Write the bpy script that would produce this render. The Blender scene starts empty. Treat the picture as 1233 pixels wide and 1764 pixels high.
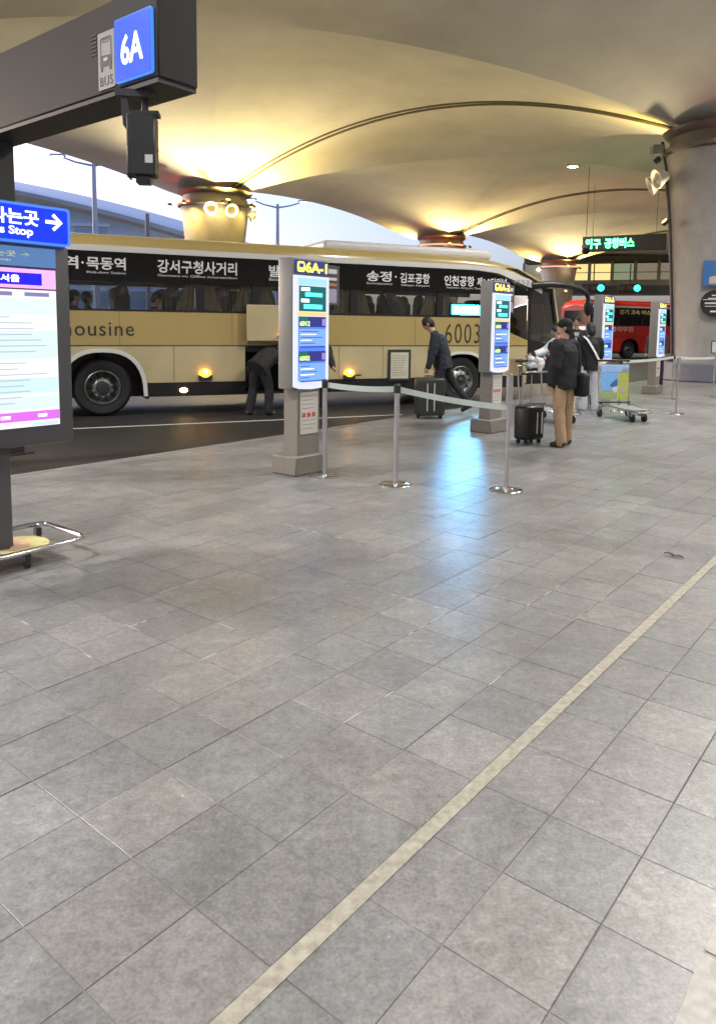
import bpy, bmesh, math, random
from mathutils import Vector, Matrix
random.seed(7)
R = math.radians
scene = bpy.context.scene
COL = scene.collection

# ------------------------------------------------------------------ camera
CAM_H = 1.55
F_PX, CX, CY, PW, PH = 1268.0, 616.5, 700.0, 1233.0, 1764.0
PIT, ROLL = R(6.20), R(0.70)
cam_d = bpy.data.cameras.new('camera'); cam = bpy.data.objects.new('camera', cam_d); COL.objects.link(cam)
cam_d.sensor_fit = 'HORIZONTAL'; cam_d.sensor_width = 36.0; cam_d.lens = 36.0 * F_PX / PW
cam_d.shift_y = -(PH / 2 - CY) / PW; cam_d.shift_x = 0
cam_d.clip_start = 0.05; cam_d.clip_end = 3000
fw = Vector((0, math.cos(PIT), -math.sin(PIT))); up0 = Vector((0, math.sin(PIT), math.cos(PIT))); rx = Vector((1, 0, 0))
rt = rx * math.cos(ROLL) + up0 * math.sin(ROLL); up = -rx * math.sin(ROLL) + up0 * math.cos(ROLL)
cam.matrix_world = Matrix(((rt.x, up.x, -fw.x, 0), (rt.y, up.y, -fw.y, 0), (rt.z, up.z, -fw.z, CAM_H), (0, 0, 0, 1)))
scene.camera = cam

# ------------------------------------------------------------------ world, sun, exposure
w = bpy.data.worlds.new('World'); scene.world = w; w.use_nodes = True
nt = w.node_tree; nt.nodes.clear()
sky = nt.nodes.new('ShaderNodeTexSky'); sky.sky_type = 'NISHITA'; sky.sun_disc = False
SUN_EL, SUN_AZ = R(14), R(-60)          # low sun behind thin cloud, out to the left over the roadway
sky.sun_elevation = SUN_EL; sky.sun_rotation = SUN_AZ
sky.air_density = 1.0; sky.dust_density = 3.2; sky.ozone_density = 3.2
bg = nt.nodes.new('ShaderNodeBackground'); bg.inputs['Strength'].default_value = 0.115
out = nt.nodes.new('ShaderNodeOutputWorld')
tint = nt.nodes.new('ShaderNodeMix'); tint.data_type = 'RGBA'; tint.blend_type = 'MULTIPLY'; tint.inputs[0].default_value = 1; tint.inputs[7].default_value = (1.0, .875, 1.0, 1)   # even lavender tint multiplied over the whole sky colour
nt.links.new(sky.outputs[0], tint.inputs[6]); nt.links.new(tint.outputs[2], bg.inputs[0]); nt.links.new(bg.outputs[0], out.inputs[0])
sun_d = bpy.data.lights.new('sun', 'SUN'); sun_d.energy = 0.5; sun_d.angle = R(20); sun_d.color = (1, .95, .88)
sun = bpy.data.objects.new('sun', sun_d); COL.objects.link(sun)
sd = Vector((math.sin(SUN_AZ) * math.cos(SUN_EL), math.cos(SUN_AZ) * math.cos(SUN_EL), math.sin(SUN_EL)))
sun.rotation_euler = (-sd).to_track_quat('-Z', 'Y').to_euler()
scene.view_settings.view_transform = 'Standard'; scene.view_settings.look = 'None'
scene.view_settings.gamma = 1.0; scene.view_settings.use_curve_mapping = False
EXPO = 1.6
scene.view_settings.exposure = EXPO
scene.cycles.use_denoising = True; scene.cycles.max_bounces = 8; scene.cycles.sample_clamp_indirect = 6.0
scene.cycles.caustics_reflective = False; scene.cycles.caustics_refractive = False

# ------------------------------------------------------------------ frames of the place
YA = R(38.8); YU = R(65.6)
A2 = Vector((math.sin(YA), math.cos(YA), 0)); B2 = Vector((-math.cos(YA), math.sin(YA), 0))
U2 = Vector((math.sin(YU), math.cos(YU), 0)); N2 = Vector((-math.cos(YU), math.sin(YU), 0))
ROT_A = math.pi / 2 - YA; ROT_U = math.pi / 2 - YU; ROT_S = -YA
def AB(a, b, z=0): v = A2 * a + B2 * b; return (v.x, v.y, z)
def UN(u, n, z=0): v = U2 * u + N2 * n; return (v.x, v.y, z)
ROAD = -0.12

# ------------------------------------------------------------------ materials
MATS = {}
def pm(name, rgb, rough=.5, metal=0., var=0., scale=6., bump=0., bscale=60., emis=None, es=0., spec=.5, coat=0., alpha=None):
    if name in MATS: return MATS[name]
    m = bpy.data.materials.new(name); m.use_nodes = True; n = m.node_tree; b = n.nodes['Principled BSDF']
    b.inputs['Base Color'].default_value = (*rgb, 1); b.inputs['Roughness'].default_value = rough
    b.inputs['Metallic'].default_value = metal; b.inputs['Specular IOR Level'].default_value = spec
    b.inputs['Coat Weight'].default_value = coat
    if emis: b.inputs['Emission Color'].default_value = (*emis, 1); b.inputs['Emission Strength'].default_value = es
    tc = n.nodes.new('ShaderNodeNewGeometry')
    if var:
        t = n.nodes.new('ShaderNodeTexNoise'); t.inputs['Scale'].default_value = scale; t.inputs['Detail'].default_value = 6
        t.inputs['Roughness'].default_value = .6
        mr = n.nodes.new('ShaderNodeMapRange'); mr.inputs[1].default_value = .25; mr.inputs[2].default_value = .75
        mr.inputs[3].default_value = 1 - var; mr.inputs[4].default_value = 1 + var
        mx = n.nodes.new('ShaderNodeMix'); mx.data_type = 'RGBA'; mx.blend_type = 'MULTIPLY'; mx.inputs[0].default_value = 1
        n.links.new(tc.outputs['Position'], t.inputs['Vector']); n.links.new(t.outputs[0], mr.inputs[0])
        mx.inputs[6].default_value = (*rgb, 1); n.links.new(mr.outputs[0], mx.inputs[7]); n.links.new(mx.outputs[2], b.inputs['Base Color'])
        m2 = n.nodes.new('ShaderNodeMapRange'); m2.inputs[3].default_value = max(.02, rough - var * .35); m2.inputs[4].default_value = min(1, rough + var * .35)
        n.links.new(t.outputs[0], m2.inputs[0]); n.links.new(m2.outputs[0], b.inputs['Roughness'])
    if bump:
        t2 = n.nodes.new('ShaderNodeTexNoise'); t2.inputs['Scale'].default_value = bscale; t2.inputs['Detail'].default_value = 4
        bp = n.nodes.new('ShaderNodeBump'); bp.inputs['Strength'].default_value = bump; bp.inputs['Distance'].default_value = .01
        n.links.new(tc.outputs['Position'], t2.inputs['Vector']); n.links.new(t2.outputs[0], bp.inputs['Height']); n.links.new(bp.outputs[0], b.inputs['Normal'])
    MATS[name] = m; return m
def em(name, rgb, s, rough=.4):                     # something that gives off light
    return pm(name, tuple(c * .2 for c in rgb), rough, emis=rgb, es=s if s >= 3 else s * 1.25 / 2 ** EXPO)
def glass(name, tint=(.5, .52, .52), refl=.12):
    if name in MATS: return MATS[name]
    m = bpy.data.materials.new(name); m.use_nodes = True; n = m.node_tree; n.nodes.clear()
    o = n.nodes.new('ShaderNodeOutputMaterial'); t = n.nodes.new('ShaderNodeBsdfTransparent'); g = n.nodes.new('ShaderNodeBsdfGlossy')
    t.inputs[0].default_value = (*tint, 1); g.inputs['Roughness'].default_value = .03
    fr = n.nodes.new('ShaderNodeFresnel'); fr.inputs[0].default_value = 1.5
    mx = n.nodes.new('ShaderNodeMixShader')
    n.links.new(fr.outputs[0], mx.inputs[0]); n.links.new(t.outputs[0], mx.inputs[1]); n.links.new(g.outputs[0], mx.inputs[2]); n.links.new(mx.outputs[0], o.inputs[0])
    MATS[name] = m; return m

def paving_mat():
    m = bpy.data.materials.new('granite_paving'); m.use_nodes = True; n = m.node_tree; L = n.links.new; b = n.nodes['Principled BSDF']
    g = n.nodes.new('ShaderNodeNewGeometry')
    mp = n.nodes.new('ShaderNodeMapping'); mp.vector_type = 'POINT'; mp.inputs['Rotation'].default_value = (0, 0, -ROT_A); L(g.outputs['Position'], mp.inputs[0])
    ad = n.nodes.new('ShaderNodeVectorMath'); ad.operation = 'SUBTRACT'; ad.inputs[1].default_value = (TA0, TB0, 0); L(mp.outputs[0], ad.inputs[0])
    dv = n.nodes.new('ShaderNodeVectorMath'); dv.operation = 'DIVIDE'; dv.inputs[1].default_value = (TA, TB, 10.0); L(ad.outputs[0], dv.inputs[0])
    fl = n.nodes.new('ShaderNodeVectorMath'); fl.operation = 'FLOOR'; L(dv.outputs[0], fl.inputs[0])
    wn = n.nodes.new('ShaderNodeTexWhiteNoise'); wn.noise_dimensions = '2D'; L(fl.outputs[0], wn.inputs['Vector'])
    rp = n.nodes.new('ShaderNodeValToRGB'); rp.color_ramp.interpolation = 'LINEAR'
    for i, (p, c) in enumerate(((0, (.205, .206, .208)), (.35, (.224, .224, .224)), (.7, (.232, .228, .223)), (1, (.258, .251, .242)))):
        e = rp.color_ramp.elements[i] if i < 2 else rp.color_ramp.elements.new(p)
        e.position = p; e.color = (*c, 1)
    L(wn.outputs[0], rp.inputs[0])
    def noise(sc, det=6, ro=.6):
        t = n.nodes.new('ShaderNodeTexNoise'); t.inputs['Scale'].default_value = sc; t.inputs['Detail'].default_value = det; t.inputs['Roughness'].default_value = ro
        L(g.outputs['Position'], t.inputs['Vector']); return t
    def mul(a, fac_out, lo, hi, f0=.3, f1=.7):
        mr = n.nodes.new('ShaderNodeMapRange'); mr.inputs[1].default_value = f0; mr.inputs[2].default_value = f1; mr.inputs[3].default_value = lo; mr.inputs[4].default_value = hi
        L(fac_out, mr.inputs[0]); mx = n.nodes.new('ShaderNodeMix'); mx.data_type = 'RGBA'; mx.blend_type = 'MULTIPLY'; mx.inputs[0].default_value = 1
        L(a, mx.inputs[6]); L(mr.outputs[0], mx.inputs[7]); return mx.outputs[2]
    n1, n2, n3 = noise(.55), noise(6.5, 8, .7), noise(90, 3)
    n6, n7 = noise(1.7, 7, .7), noise(30, 6, .7)
    c = mul(rp.outputs[0], n1.outputs[0], .78, 1.2); c = mul(c, n6.outputs[0], .80, 1.18); c = mul(c, n2.outputs[0], .80, 1.18); c = mul(c, n7.outputs[0], .76, 1.22); c = mul(c, n3.outputs[0], .80, 1.2)
    st_ = noise(3.3, 6, .7); c = mul(c, st_.outputs[0], 1.0, .80, .58, .66)            # old spill stains
    gm = n.nodes.new('ShaderNodeTexVoronoi'); gm.inputs['Scale'].default_value = 2.1; L(g.outputs['Position'], gm.inputs['Vector']); c = mul(c, gm.outputs['Distance'], .55, 1.0, .022, .036)   # trodden gum spots
    gs = n.nodes.new('ShaderNodeTexVoronoi'); gs.inputs['Scale'].default_value = 9.0; L(g.outputs['Position'], gs.inputs['Vector']); c = mul(c, gs.outputs['Distance'], 1.5, 1.0, .03, .06)       # pale chips
    d2 = n.nodes.new('ShaderNodeVectorMath'); d2.operation = 'DIVIDE'; d2.inputs[1].default_value = (TA * 3, TB * 2, 10.0); L(ad.outputs[0], d2.inputs[0])
    f2 = n.nodes.new('ShaderNodeVectorMath'); f2.operation = 'FLOOR'; L(d2.outputs[0], f2.inputs[0])
    w2 = n.nodes.new('ShaderNodeTexWhiteNoise'); w2.noise_dimensions = '2D'; L(f2.outputs[0], w2.inputs['Vector'])
    c = mul(c, w2.outputs[0], .93, 1.07, 0, 1)
    L(c, b.inputs['Base Color'])
    n4 = noise(2.2, 6, .65)
    ro = n.nodes.new('ShaderNodeMapRange'); ro.inputs[1].default_value = .3; ro.inputs[2].default_value = .7; ro.inputs[3].default_value = .285; ro.inputs[4].default_value = .40; L(n4.outputs[0], ro.inputs[0]); L(ro.outputs[0], b.inputs['Roughness'])
    bp = n.nodes.new('ShaderNodeBump'); bp.inputs['Strength'].default_value = .12; bp.inputs['Distance'].default_value = .004; L(n3.outputs[0], bp.inputs['Height']); L(bp.outputs[0], b.inputs['Normal'])
    return m

# ------------------------------------------------------------------ mesh helpers
class MB:
    def __init__(s): s.v = []; s.f = []; s.M = Matrix.Identity(4)
    def add(s, vs, fs):
        o = len(s.v); s.v += [tuple(s.M @ Vector(p)) for p in vs]; s.f += [tuple(i + o for i in q) for q in fs]; return s
    def box(s, x0, x1, y0, y1, z0, z1, bev=0, seg=1):
        if not bev:
            vs = [(x, y, z) for x in (x0, x1) for y in (y0, y1) for z in (z0, z1)]
            return s.add(vs, [(0, 1, 3, 2), (4, 6, 7, 5), (0, 4, 5, 1), (2, 3, 7, 6), (0, 2, 6, 4), (1, 5, 7, 3)])
        bm = bmesh.new(); bmesh.ops.create_cube(bm, size=1)
        for q in bm.verts: q.co = Vector(((x0 + x1) / 2 + q.co.x * (x1 - x0), (y0 + y1) / 2 + q.co.y * (y1 - y0), (z0 + z1) / 2 + q.co.z * (z1 - z0)))
        bmesh.ops.bevel(bm, geom=bm.edges[:], offset=bev, segments=seg, affect='EDGES', profile=.5)
        bm.verts.index_update(); s.add([q.co for q in bm.verts], [[q.index for q in f.verts] for f in bm.faces]); bm.free(); return s
    def plate(s, poly, o, ea, eb, en, t):
        o, ea, eb, en = Vector(o), Vector(ea), Vector(eb), Vector(en); n = len(poly)
        vs = [o + ea * a + eb * b for a, b in poly] + [o + ea * a + eb * b + en * t for a, b in poly]
        return s.add(vs, [tuple(range(n)), tuple(range(2 * n - 1, n - 1, -1))] + [(i, i + n, (i + 1) % n + n, (i + 1) % n) for i in range(n)])
    def xz(s, poly, y, t): return s.plate(poly, (0, y, 0), (1, 0, 0), (0, 0, 1), (0, 1, 0), t)      # a plate in the xz plane
    def tube(s, pts, r, n=8, closed=False, cap=True, sq=1.0):
        pts = [Vector(p) for p in pts]; m = len(pts); rr = r if isinstance(r, (list, tuple)) else [r] * m
        vs = []; prev = None
        for i, p in enumerate(pts):
            if closed: d = pts[(i + 1) % m] - pts[i - 1]
            else: d = pts[min(i + 1, m - 1)] - pts[max(i - 1, 0)]
            d.normalize()
            if prev is None:
                a = Vector((0, 0, 1)) if abs(d.z) < .9 else Vector((1, 0, 0)); x = d.cross(a).normalized()
            else: x = (prev - d * prev.dot(d)).normalized()
            prev = x; y = d.cross(x)
            vs += [p + (x * math.cos(2 * math.pi * k / n) + y * math.sin(2 * math.pi * k / n) * sq) * rr[i] for k in range(n)]
        fs = []
        for i in range(m if closed else m - 1):
            j = (i + 1) % m
            fs += [(i * n + k, i * n + (k + 1) % n, j * n + (k + 1) % n, j * n + k) for k in range(n)]
        if cap and not closed: fs += [tuple(range(n - 1, -1, -1)), tuple(range((m - 1) * n, m * n))]
        return s.add(vs, fs)
    def cyl(s, p0, p1, r0, r1=None, n=16): return s.tube([p0, p1], [r0, r0 if r1 is None else r1], n)
    def lathe(s, prof, n=24, o=(0, 0, 0), ax='z'):
        vs = []; m = len(prof)
        for r, h in prof:
            for k in range(n):
                a = 2 * math.pi * k / n; c, q = r * math.cos(a), r * math.sin(a)
                p = (c, q, h) if ax == 'z' else (c, h, q)
                vs.append((p[0] + o[0], p[1] + o[1], p[2] + o[2]))
        fs = [(i * n + k, i * n + (k + 1) % n, (i + 1) * n + (k + 1) % n, (i + 1) * n + k) for i in range(m - 1) for k in range(n)]
        return s.add(vs, fs)
    def ball(s, c, r, nu=12, nv=8, M=None):
        if not isinstance(r, (list, tuple)): r = (r, r, r)
        vs = []; c = Vector(c)
        for i in range(nv + 1):
            t = math.pi * i / nv
            for k in range(nu):
                a = 2 * math.pi * k / nu
                p = Vector((r[0] * math.sin(t) * math.cos(a), r[1] * math.sin(t) * math.sin(a), r[2] * math.cos(t)))
                vs.append(c + (M @ p if M else p))
        return s.add(vs, [(i * nu + k, (i + 1) * nu + k, (i + 1) * nu + (k + 1) % nu, i * nu + (k + 1) % nu) for i in range(nv) for k in range(nu)])
    def grid(s, rows):
        m, n = len(rows), len(rows[0])
        return s.add([p for r_ in rows for p in r_], [(i * n + j, i * n + j + 1, (i + 1) * n + j + 1, (i + 1) * n + j) for i in range(m - 1) for j in range(n - 1)])
    def mesh(s, name, mat, fixn=True, sharp=38):
        me = bpy.data.meshes.new(name); me.from_pydata(s.v, [], s.f); me.validate()
        if fixn:
            bm = bmesh.new(); bm.from_mesh(me); bmesh.ops.recalc_face_normals(bm, faces=bm.faces[:]); bm.to_mesh(me); bm.free()
        me.polygons.foreach_set('use_smooth', [True] * len(me.polygons)); me.set_sharp_from_angle(angle=R(sharp))
        me.materials.append(mat); me.update(); return me
    def build(s, name, mat, parent=None, **k):
        o = bpy.data.objects.new(name, s.mesh(name, mat, **k)); COL.objects.link(o)
        if parent: o.parent = parent
        return o
def tag(o, label=None, cat=None, group=None, kind=None):
    if label: o['label'] = label
    if cat: o['category'] = cat
    if group: o['group'] = group
    if kind: o['kind'] = kind
    return o
def empty(name, loc, rz=0, **k):
    o = bpy.data.objects.new(name, None); COL.objects.link(o); o.location = loc; o.rotation_euler = (0, 0, rz); o.empty_display_size = .2
    return tag(o, **k)
def copy_tree(o, parent=None):
    c = o.copy(); COL.objects.link(c); c.parent = parent
    for ch in o.children: copy_tree(ch, c)
    return c
def text(body, parent, mat, x0, x1, z0, z1, y, bold=0., depth=.003, name='lettering', space=1.0, res=3):
    cu = bpy.data.curves.new(name, 'FONT'); cu.body = body; cu.size = 1; cu.resolution_u = res; cu.offset = bold; cu.space_character = space; cu.extrude = .01
    t = bpy.data.objects.new(name, cu); COL.objects.link(t)
    dg = bpy.context.evaluated_depsgraph_get(); me = bpy.data.meshes.new_from_object(t.evaluated_get(dg))
    bpy.data.objects.remove(t); bpy.data.curves.remove(cu)
    xs = [v.co.x for v in me.vertices]; ys = [v.co.y for v in me.vertices]
    ax, bx, ay, by = min(xs), max(xs), min(ys), max(ys)
    for v in me.vertices:
        v.co = ((v.co.x - ax) / (bx - ax) * (x1 - x0) + x0, y - depth * (.5 + v.co.z / .02), (v.co.y - ay) / (by - ay) * (z1 - z0) + z0)
    me.materials.clear(); me.materials.append(mat); me.name = name
    o = bpy.data.objects.new(name, me); COL.objects.link(o); o.parent = parent; return o
def lamp(kind, loc, col, e, parent=None, name='lamp_light', size=.2, spot=None, blend=.6, aim=None):
    d = bpy.data.lights.new(name, kind); d.energy = e; d.color = col
    if kind == 'SPOT': d.spot_size = R(spot); d.spot_blend = blend; d.shadow_soft_size = size
    if kind == 'POINT': d.shadow_soft_size = size
    if kind == 'AREA': d.shape = 'DISK'; d.size = size
    o = bpy.data.objects.new(name, d); COL.objects.link(o); o.location = loc
    if aim is not None: o.rotation_euler = Vector(aim).to_track_quat('-Z', 'Y').to_euler()
    if parent: o.parent = parent
    return o
def rrect(x0, x1, z0, z1, r, n=4):
    p = []
    for cx_, cz_, a0 in ((x1 - r, z0 + r, -90), (x1 - r, z1 - r, 0), (x0 + r, z1 - r, 90), (x0 + r, z0 + r, 180)):
        p += [(cx_ + r * math.cos(R(a0 + 90 * i / n)), cz_ + r * math.sin(R(a0 + 90 * i / n))) for i in range(n + 1)]
    return p
# ------------------------------------------------------------------ common materials
TA, TB, TA0, TB0 = .3215, .287, 1.147, .60
M_PAVE = paving_mat()
def joint_mat():                         # dark grout that is scuffed away or filled level in places
    m = bpy.data.materials.new('joint_grout'); m.use_nodes = True; n = m.node_tree; b = n.nodes['Principled BSDF']; b.inputs['Roughness'].default_value = .8
    g = n.nodes.new('ShaderNodeNewGeometry'); t = n.nodes.new('ShaderNodeTexNoise'); t.inputs['Scale'].default_value = 1.1; t.inputs['Detail'].default_value = 5
    r_ = n.nodes.new('ShaderNodeValToRGB'); r_.color_ramp.elements[0].position = .50; r_.color_ramp.elements[0].color = (.225, .215, .205, 1); r_.color_ramp.elements[1].position = .74; r_.color_ramp.elements[1].color = (.06, .056, .052, 1)
    n.links.new(g.outputs['Position'], t.inputs['Vector']); n.links.new(t.outputs[0], r_.inputs[0]); n.links.new(r_.outputs[0], b.inputs['Base Color']); return m
M_JOINT = joint_mat()
M_ASPH = pm('asphalt', (.026, .025, .024), .5, var=.25, scale=3, bump=.25, bscale=120)
M_KERB = pm('granite_kerb', (.22, .21, .195), .6, var=.2, scale=8)
M_CREAM = pm('cream_guide_strip', (.345, .325, .265), .6, var=.34, scale=30, bump=.2)
M_WHITEP = pm('white_road_paint', (.62, .61, .58), .5, var=.18, scale=15)
M_CONC = pm('canopy_concrete', (.66, .65, .61), .85, var=.16, scale=.33, bump=.12, bscale=7, spec=.15)
M_COLM = pm('column_render', (.34, .335, .325), .65, var=.14, scale=2.2, bump=.05, bscale=20)
M_DARK = pm('dark_metal', (.035, .035, .038), .42, var=.12)
M_BLACK = pm('black_plastic', (.012, .012, .013), .38)
M_STEEL = pm('brushed_steel', (.62, .62, .61), .26, metal=1, var=.1, scale=40)
M_CHROME = pm('polished_chrome', (.75, .75, .75), .12, metal=1)
M_GREY = pm('grey_painted_panel', (.22, .215, .205), .42, var=.06)
M_TAUPE = pm('taupe_stone_pedestal', (.225, .205, .175), .5, var=.08, scale=14)
M_WHITE = pm('white_panel', (.72, .72, .72), .4)
M_RUB = pm('rubber', (.016, .016, .017), .75, var=.2, scale=30)

# ------------------------------------------------------------------ ground, road, pavement
def structure(o): o['kind'] = 'structure'; return o
gr = MB().add([(-900, -900, ROAD), (900, -900, ROAD), (900, 900, ROAD), (-900, 900, ROAD)], [(0, 1, 2, 3)]).build('road', M_ASPH); structure(gr)
KB = 7.38
def ground_pt(px, py):                   # where a line of sight meets the pavement (used only to find which pavers show largest)
    u, v = px - CX, py - CY
    uu = math.cos(ROLL) * u + math.sin(ROLL) * v; vv = -math.sin(ROLL) * u + math.cos(ROLL) * v
    return uu / F_PX, -vv / F_PX
def project(p):
    x, y, z = p[0], p[1], p[2] - CAM_H
    Z = y * math.cos(PIT) - z * math.sin(PIT); Y = y * math.sin(PIT) + z * math.cos(PIT)
    if Z < .2: return None
    uu, vv = x / Z * F_PX, -Y / Z * F_PX
    return (math.cos(ROLL) * uu - math.sin(ROLL) * vv + CX, math.sin(ROLL) * uu + math.cos(ROLL) * vv + CY)
pave = empty('pavement', (0, 0, 0), ROT_A); structure(pave)
MB().box(-40, 140, -60, KB - .11, -.3, -.006).build('pavement_bed', M_PAVE, pave)
bedj = MB().box(-1.5, 17.5, -3, KB - .112, -.28, -.0028).build('joint_bed', M_JOINT, pave)
cells = []
gap = .0035
for i in range(-8, 50):
    for j in range(-14, 24):
        a0, b0 = TA0 + i * TA, TB0 + j * TB
        if b0 + TB > KB - .11: continue
        pr = [project(AB(a, b)) for a in (a0, a0 + TA) for b in (b0, b0 + TB)]
        if any(q is None for q in pr): 
            if AB(a0, b0)[1] < .1: continue
            ar = 0
        else:
            xs = [q[0] for q in pr]; ys = [q[1] for q in pr]
            if max(xs) < -250 or min(xs) > PW + 250 or min(ys) > PH + 300: ar = 0
            else:
                (x0, y0), (x1, y1), (x2, y2), (x3, y3) = pr
                ar = abs((x3 - x0) * (y2 - y1) - (x2 - x1) * (y3 - y0)) / 2
                if max(xs) < 0 or min(xs) > PW or min(ys) > PH: ar *= .01
        if -3 < b0 and a0 < 17: cells.append((ar, a0, b0))
cells.sort(reverse=True)
pv_meshes = []
for k in range(4):                       # a few slightly different tops so neighbours do not sit dead level
    t = [random.uniform(-.0006, .0006) for _ in range(4)]; h = gap / 2; c = .0012
    vs = [(h, h, -.012), (TA - h, h, -.012), (TA - h, TB - h, -.012), (h, TB - h, -.012),
          (h, h, -.001), (TA - h, h, -.001), (TA - h, TB - h, -.001), (h, TB - h, -.001),
          (h + c, h + c, t[0]), (TA - h - c, h + c, t[1]), (TA - h - c, TB - h - c, t[2]), (h + c, TB - h - c, t[3])]
    fs = [(8, 9, 10, 11)] + [(i, (i + 1) % 4, (i + 1) % 4 + 4, i + 4) for i in range(4)] + [(i + 4, (i + 1) % 4 + 4, (i + 1) % 4 + 8, i + 8) for i in range(4)]
    q = MB(); q.add(vs, fs); pv_meshes.append((q.mesh('paver', M_PAVE, fixn=False, sharp=20), vs, fs))
rest = MB()
for n_, (ar, a0, b0) in enumerate(cells):
    k = random.randrange(4)
    if n_ < 300 and ar > 20:
        o = bpy.data.objects.new('paver', pv_meshes[k][0]); COL.objects.link(o); o.parent = pave; o.location = (a0, b0, random.uniform(-.001, .001))
    elif n_ >= 300: rest.add([(x + a0, y + b0, z) for x, y, z in pv_meshes[k][1]], pv_meshes[k][2])
tag(rest.build('paver_field', M_PAVE, pave, fixn=False, sharp=20), kind='stuff')
# cream guide strip laid in the joint, and the worn pale strip at the corner
MB().box(.3, 20, 1.122, 1.172, -.005, .0022).build('guide_strip', M_CREAM, pave)
q = MB()
for a, l, wd in ((.55, .93, .12), (1.50, .36, .12), (1.875, .10, .06)):
    n = 9; top = []; 
    left = [(a + l * i / n, .37 + random.uniform(-.0025, .0025)) for i in range(n + 1)]
    right = [(a + l * i / n, .37 - wd + random.uniform(-.004, .004)) for i in range(n, -1, -1)]
    q.plate(left + right, (0, 0, .001), (1, 0, 0), (0, 1, 0), (0, 0, 1), .0024)
q.build('worn_paint_strip', pm('worn_white_paint', (.46, .44, .41), .6, var=.25, scale=30), pave)
# broken pale mortar along some joints
q = MB()
mort = [('a', 3.36, 2.1, 3.0), ('a', 2.433, 2.46, 2.95), ('a', 2.11, 2.69, 3.24), ('b', 1.748, 2.1, 2.5), ('b', 1.461, 2.75, 3.3), ('b', 1.748, 3.3, 4.4), ('b', 1.461, 3.7, 4.1), ('a', 1.79, 3.0, 3.6),
        ('b', 2.035, 2.9, 3.9), ('b', 2.609, 1.9, 2.2), ('b', 3.183, 2.0, 2.3), ('a', 4.04, 3.2, 3.9), ('b', 2.322, 4.6, 5.2), ('a', 5.0, .95, 1.1), ('a', 5.65, .7, 1.0), ('a', 1.147, 2.6, 2.8), ('b', 3.47, 2.5, 2.75), ('b', .887, 4.2, 4.5)]
for ax, c, s0, s1 in mort:
    s = s0
    while s < s1:
        l = random.uniform(.03, .14)
        if random.random() < .5:
            h = random.uniform(.0012, .0035); cc = c + random.uniform(-.002, .002)
            pl = [(s, cc - h * .3), (s + l * .4, cc - h), (s + l, cc - h * .3), (s + l, cc + h * .3), (s + l * .55, cc + h), (s, cc + h * .4)]
            if ax == 'a': pl = [(y, x) for x, y in pl]
            q.plate(pl, (0, 0, -.004), (1, 0, 0), (0, 1, 0), (0, 0, 1), .0056)
        s += l + random.uniform(.01, .06)
tag(q.build('joint_mortar', pm('pale_mortar', (.54, .535, .52), .7, var=.2, scale=50), pave), kind='stuff')
# stray leaf / rag on the floor
kerb = empty('kerb', (0, 0, 0), ROT_A); structure(kerb)
ks = MB().box(.004, .996, KB - .105, KB, ROAD - .1, .0005, bev=.012, seg=2).mesh('kerb_stone', M_KERB)
for i in range(-6, 60):
    o = bpy.data.objects.new('kerb_stone', ks); COL.objects.link(o); o.parent = kerb; o.location = (i, 0, 0)
line = empty('road_line', (0, 0, 0), ROT_U); structure(line)
MB().box(-9, 6.55, 12.36, 12.44, ROAD + .002, ROAD + .005).build('line_paint', M_WHITEP, line)
ap = MB().box(-70, 160, 30.4, 85, ROAD - .1, ROAD + .004).build('outer_bounce_sheet', pm('pale_bounce_sheet', (.27, .265, .255), .7, var=.15, scale=.5)); ap.rotation_euler = (0, 0, ROT_A); structure(ap)  # unseen pale sheet added to bounce sky light up to the canopy lip
isl = MB()
isl.box(-60, 120, 25.2, 30.2, ROAD - .2, ROAD + .15, bev=.03)
o = isl.build('traffic_island', M_KERB); o.rotation_euler = (0, 0, ROT_A); structure(o)

tw = MB().box(-60, 140, -17.2, -16.8, 0, 11).build('terminal_front', pm('terminal_glazing', (.42, .42, .42), .4, var=.2, scale=.4)); tw.rotation_euler = (0, 0, ROT_A); structure(tw)
# ------------------------------------------------------------------ canopy: groined concrete vaults on tapered columns
C2 = Vector((-6.85, 35.5, 0)); C1 = Vector((11.2, 23.6, 0)); AV = Vector((math.sin(R(37.5)), math.cos(R(37.5)), 0)) * 20.5; BV = C2 - C1
ZT, RISE = 7.35, 2.6
def prof(t): t = 2 * t - 1; return max(0., 1 - t * t)
def ceil_z(u, v):                        # u, v run over one bay
    p, q = prof(v % 1 if not 0 <= v <= 1 else v), prof(u % 1 if not 0 <= u <= 1 else u)
    k = .002; s = math.sqrt((p - q) ** 2 + k * k)
    return ZT + RISE * min(1., .5 * (p + q + s) - k * .35)
def cpt(i, j, u, v, z=None):
    p = C1 + AV * (i + u) + BV * (j + v); return (p.x, p.y, ceil_z(u, v) if z is None else z)
canopy = empty('station_canopy', (0, 0, 0), label='groined concrete canopy of shallow arches spanning the bus bays overhead', cat='canopy')
NB = 48
for i in range(-2, 5):
    for j in (-1, 0):
        rows = [[cpt(i, j, a / NB, b / NB) for b in range(NB + 1)] for a in range(NB + 1)]
        n1_ = NB + 1; fs = []
        for a in range(NB):
            for b in range(NB):
                p00, p01, p10, p11 = a * n1_ + b, a * n1_ + b + 1, (a + 1) * n1_ + b, (a + 1) * n1_ + b + 1
                if a == b: fs += [(p00, p01, p11), (p00, p11, p10)]
                elif a + b == NB - 1: fs += [(p00, p01, p10), (p01, p11, p10)]
                else: fs.append((p00, p01, p11, p10))
        MB().add([p for r_ in rows for p in r_], fs).build('vault', M_CONC, canopy, sharp=5)
q = MB()                                 # flat roof deck above the vaults
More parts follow.
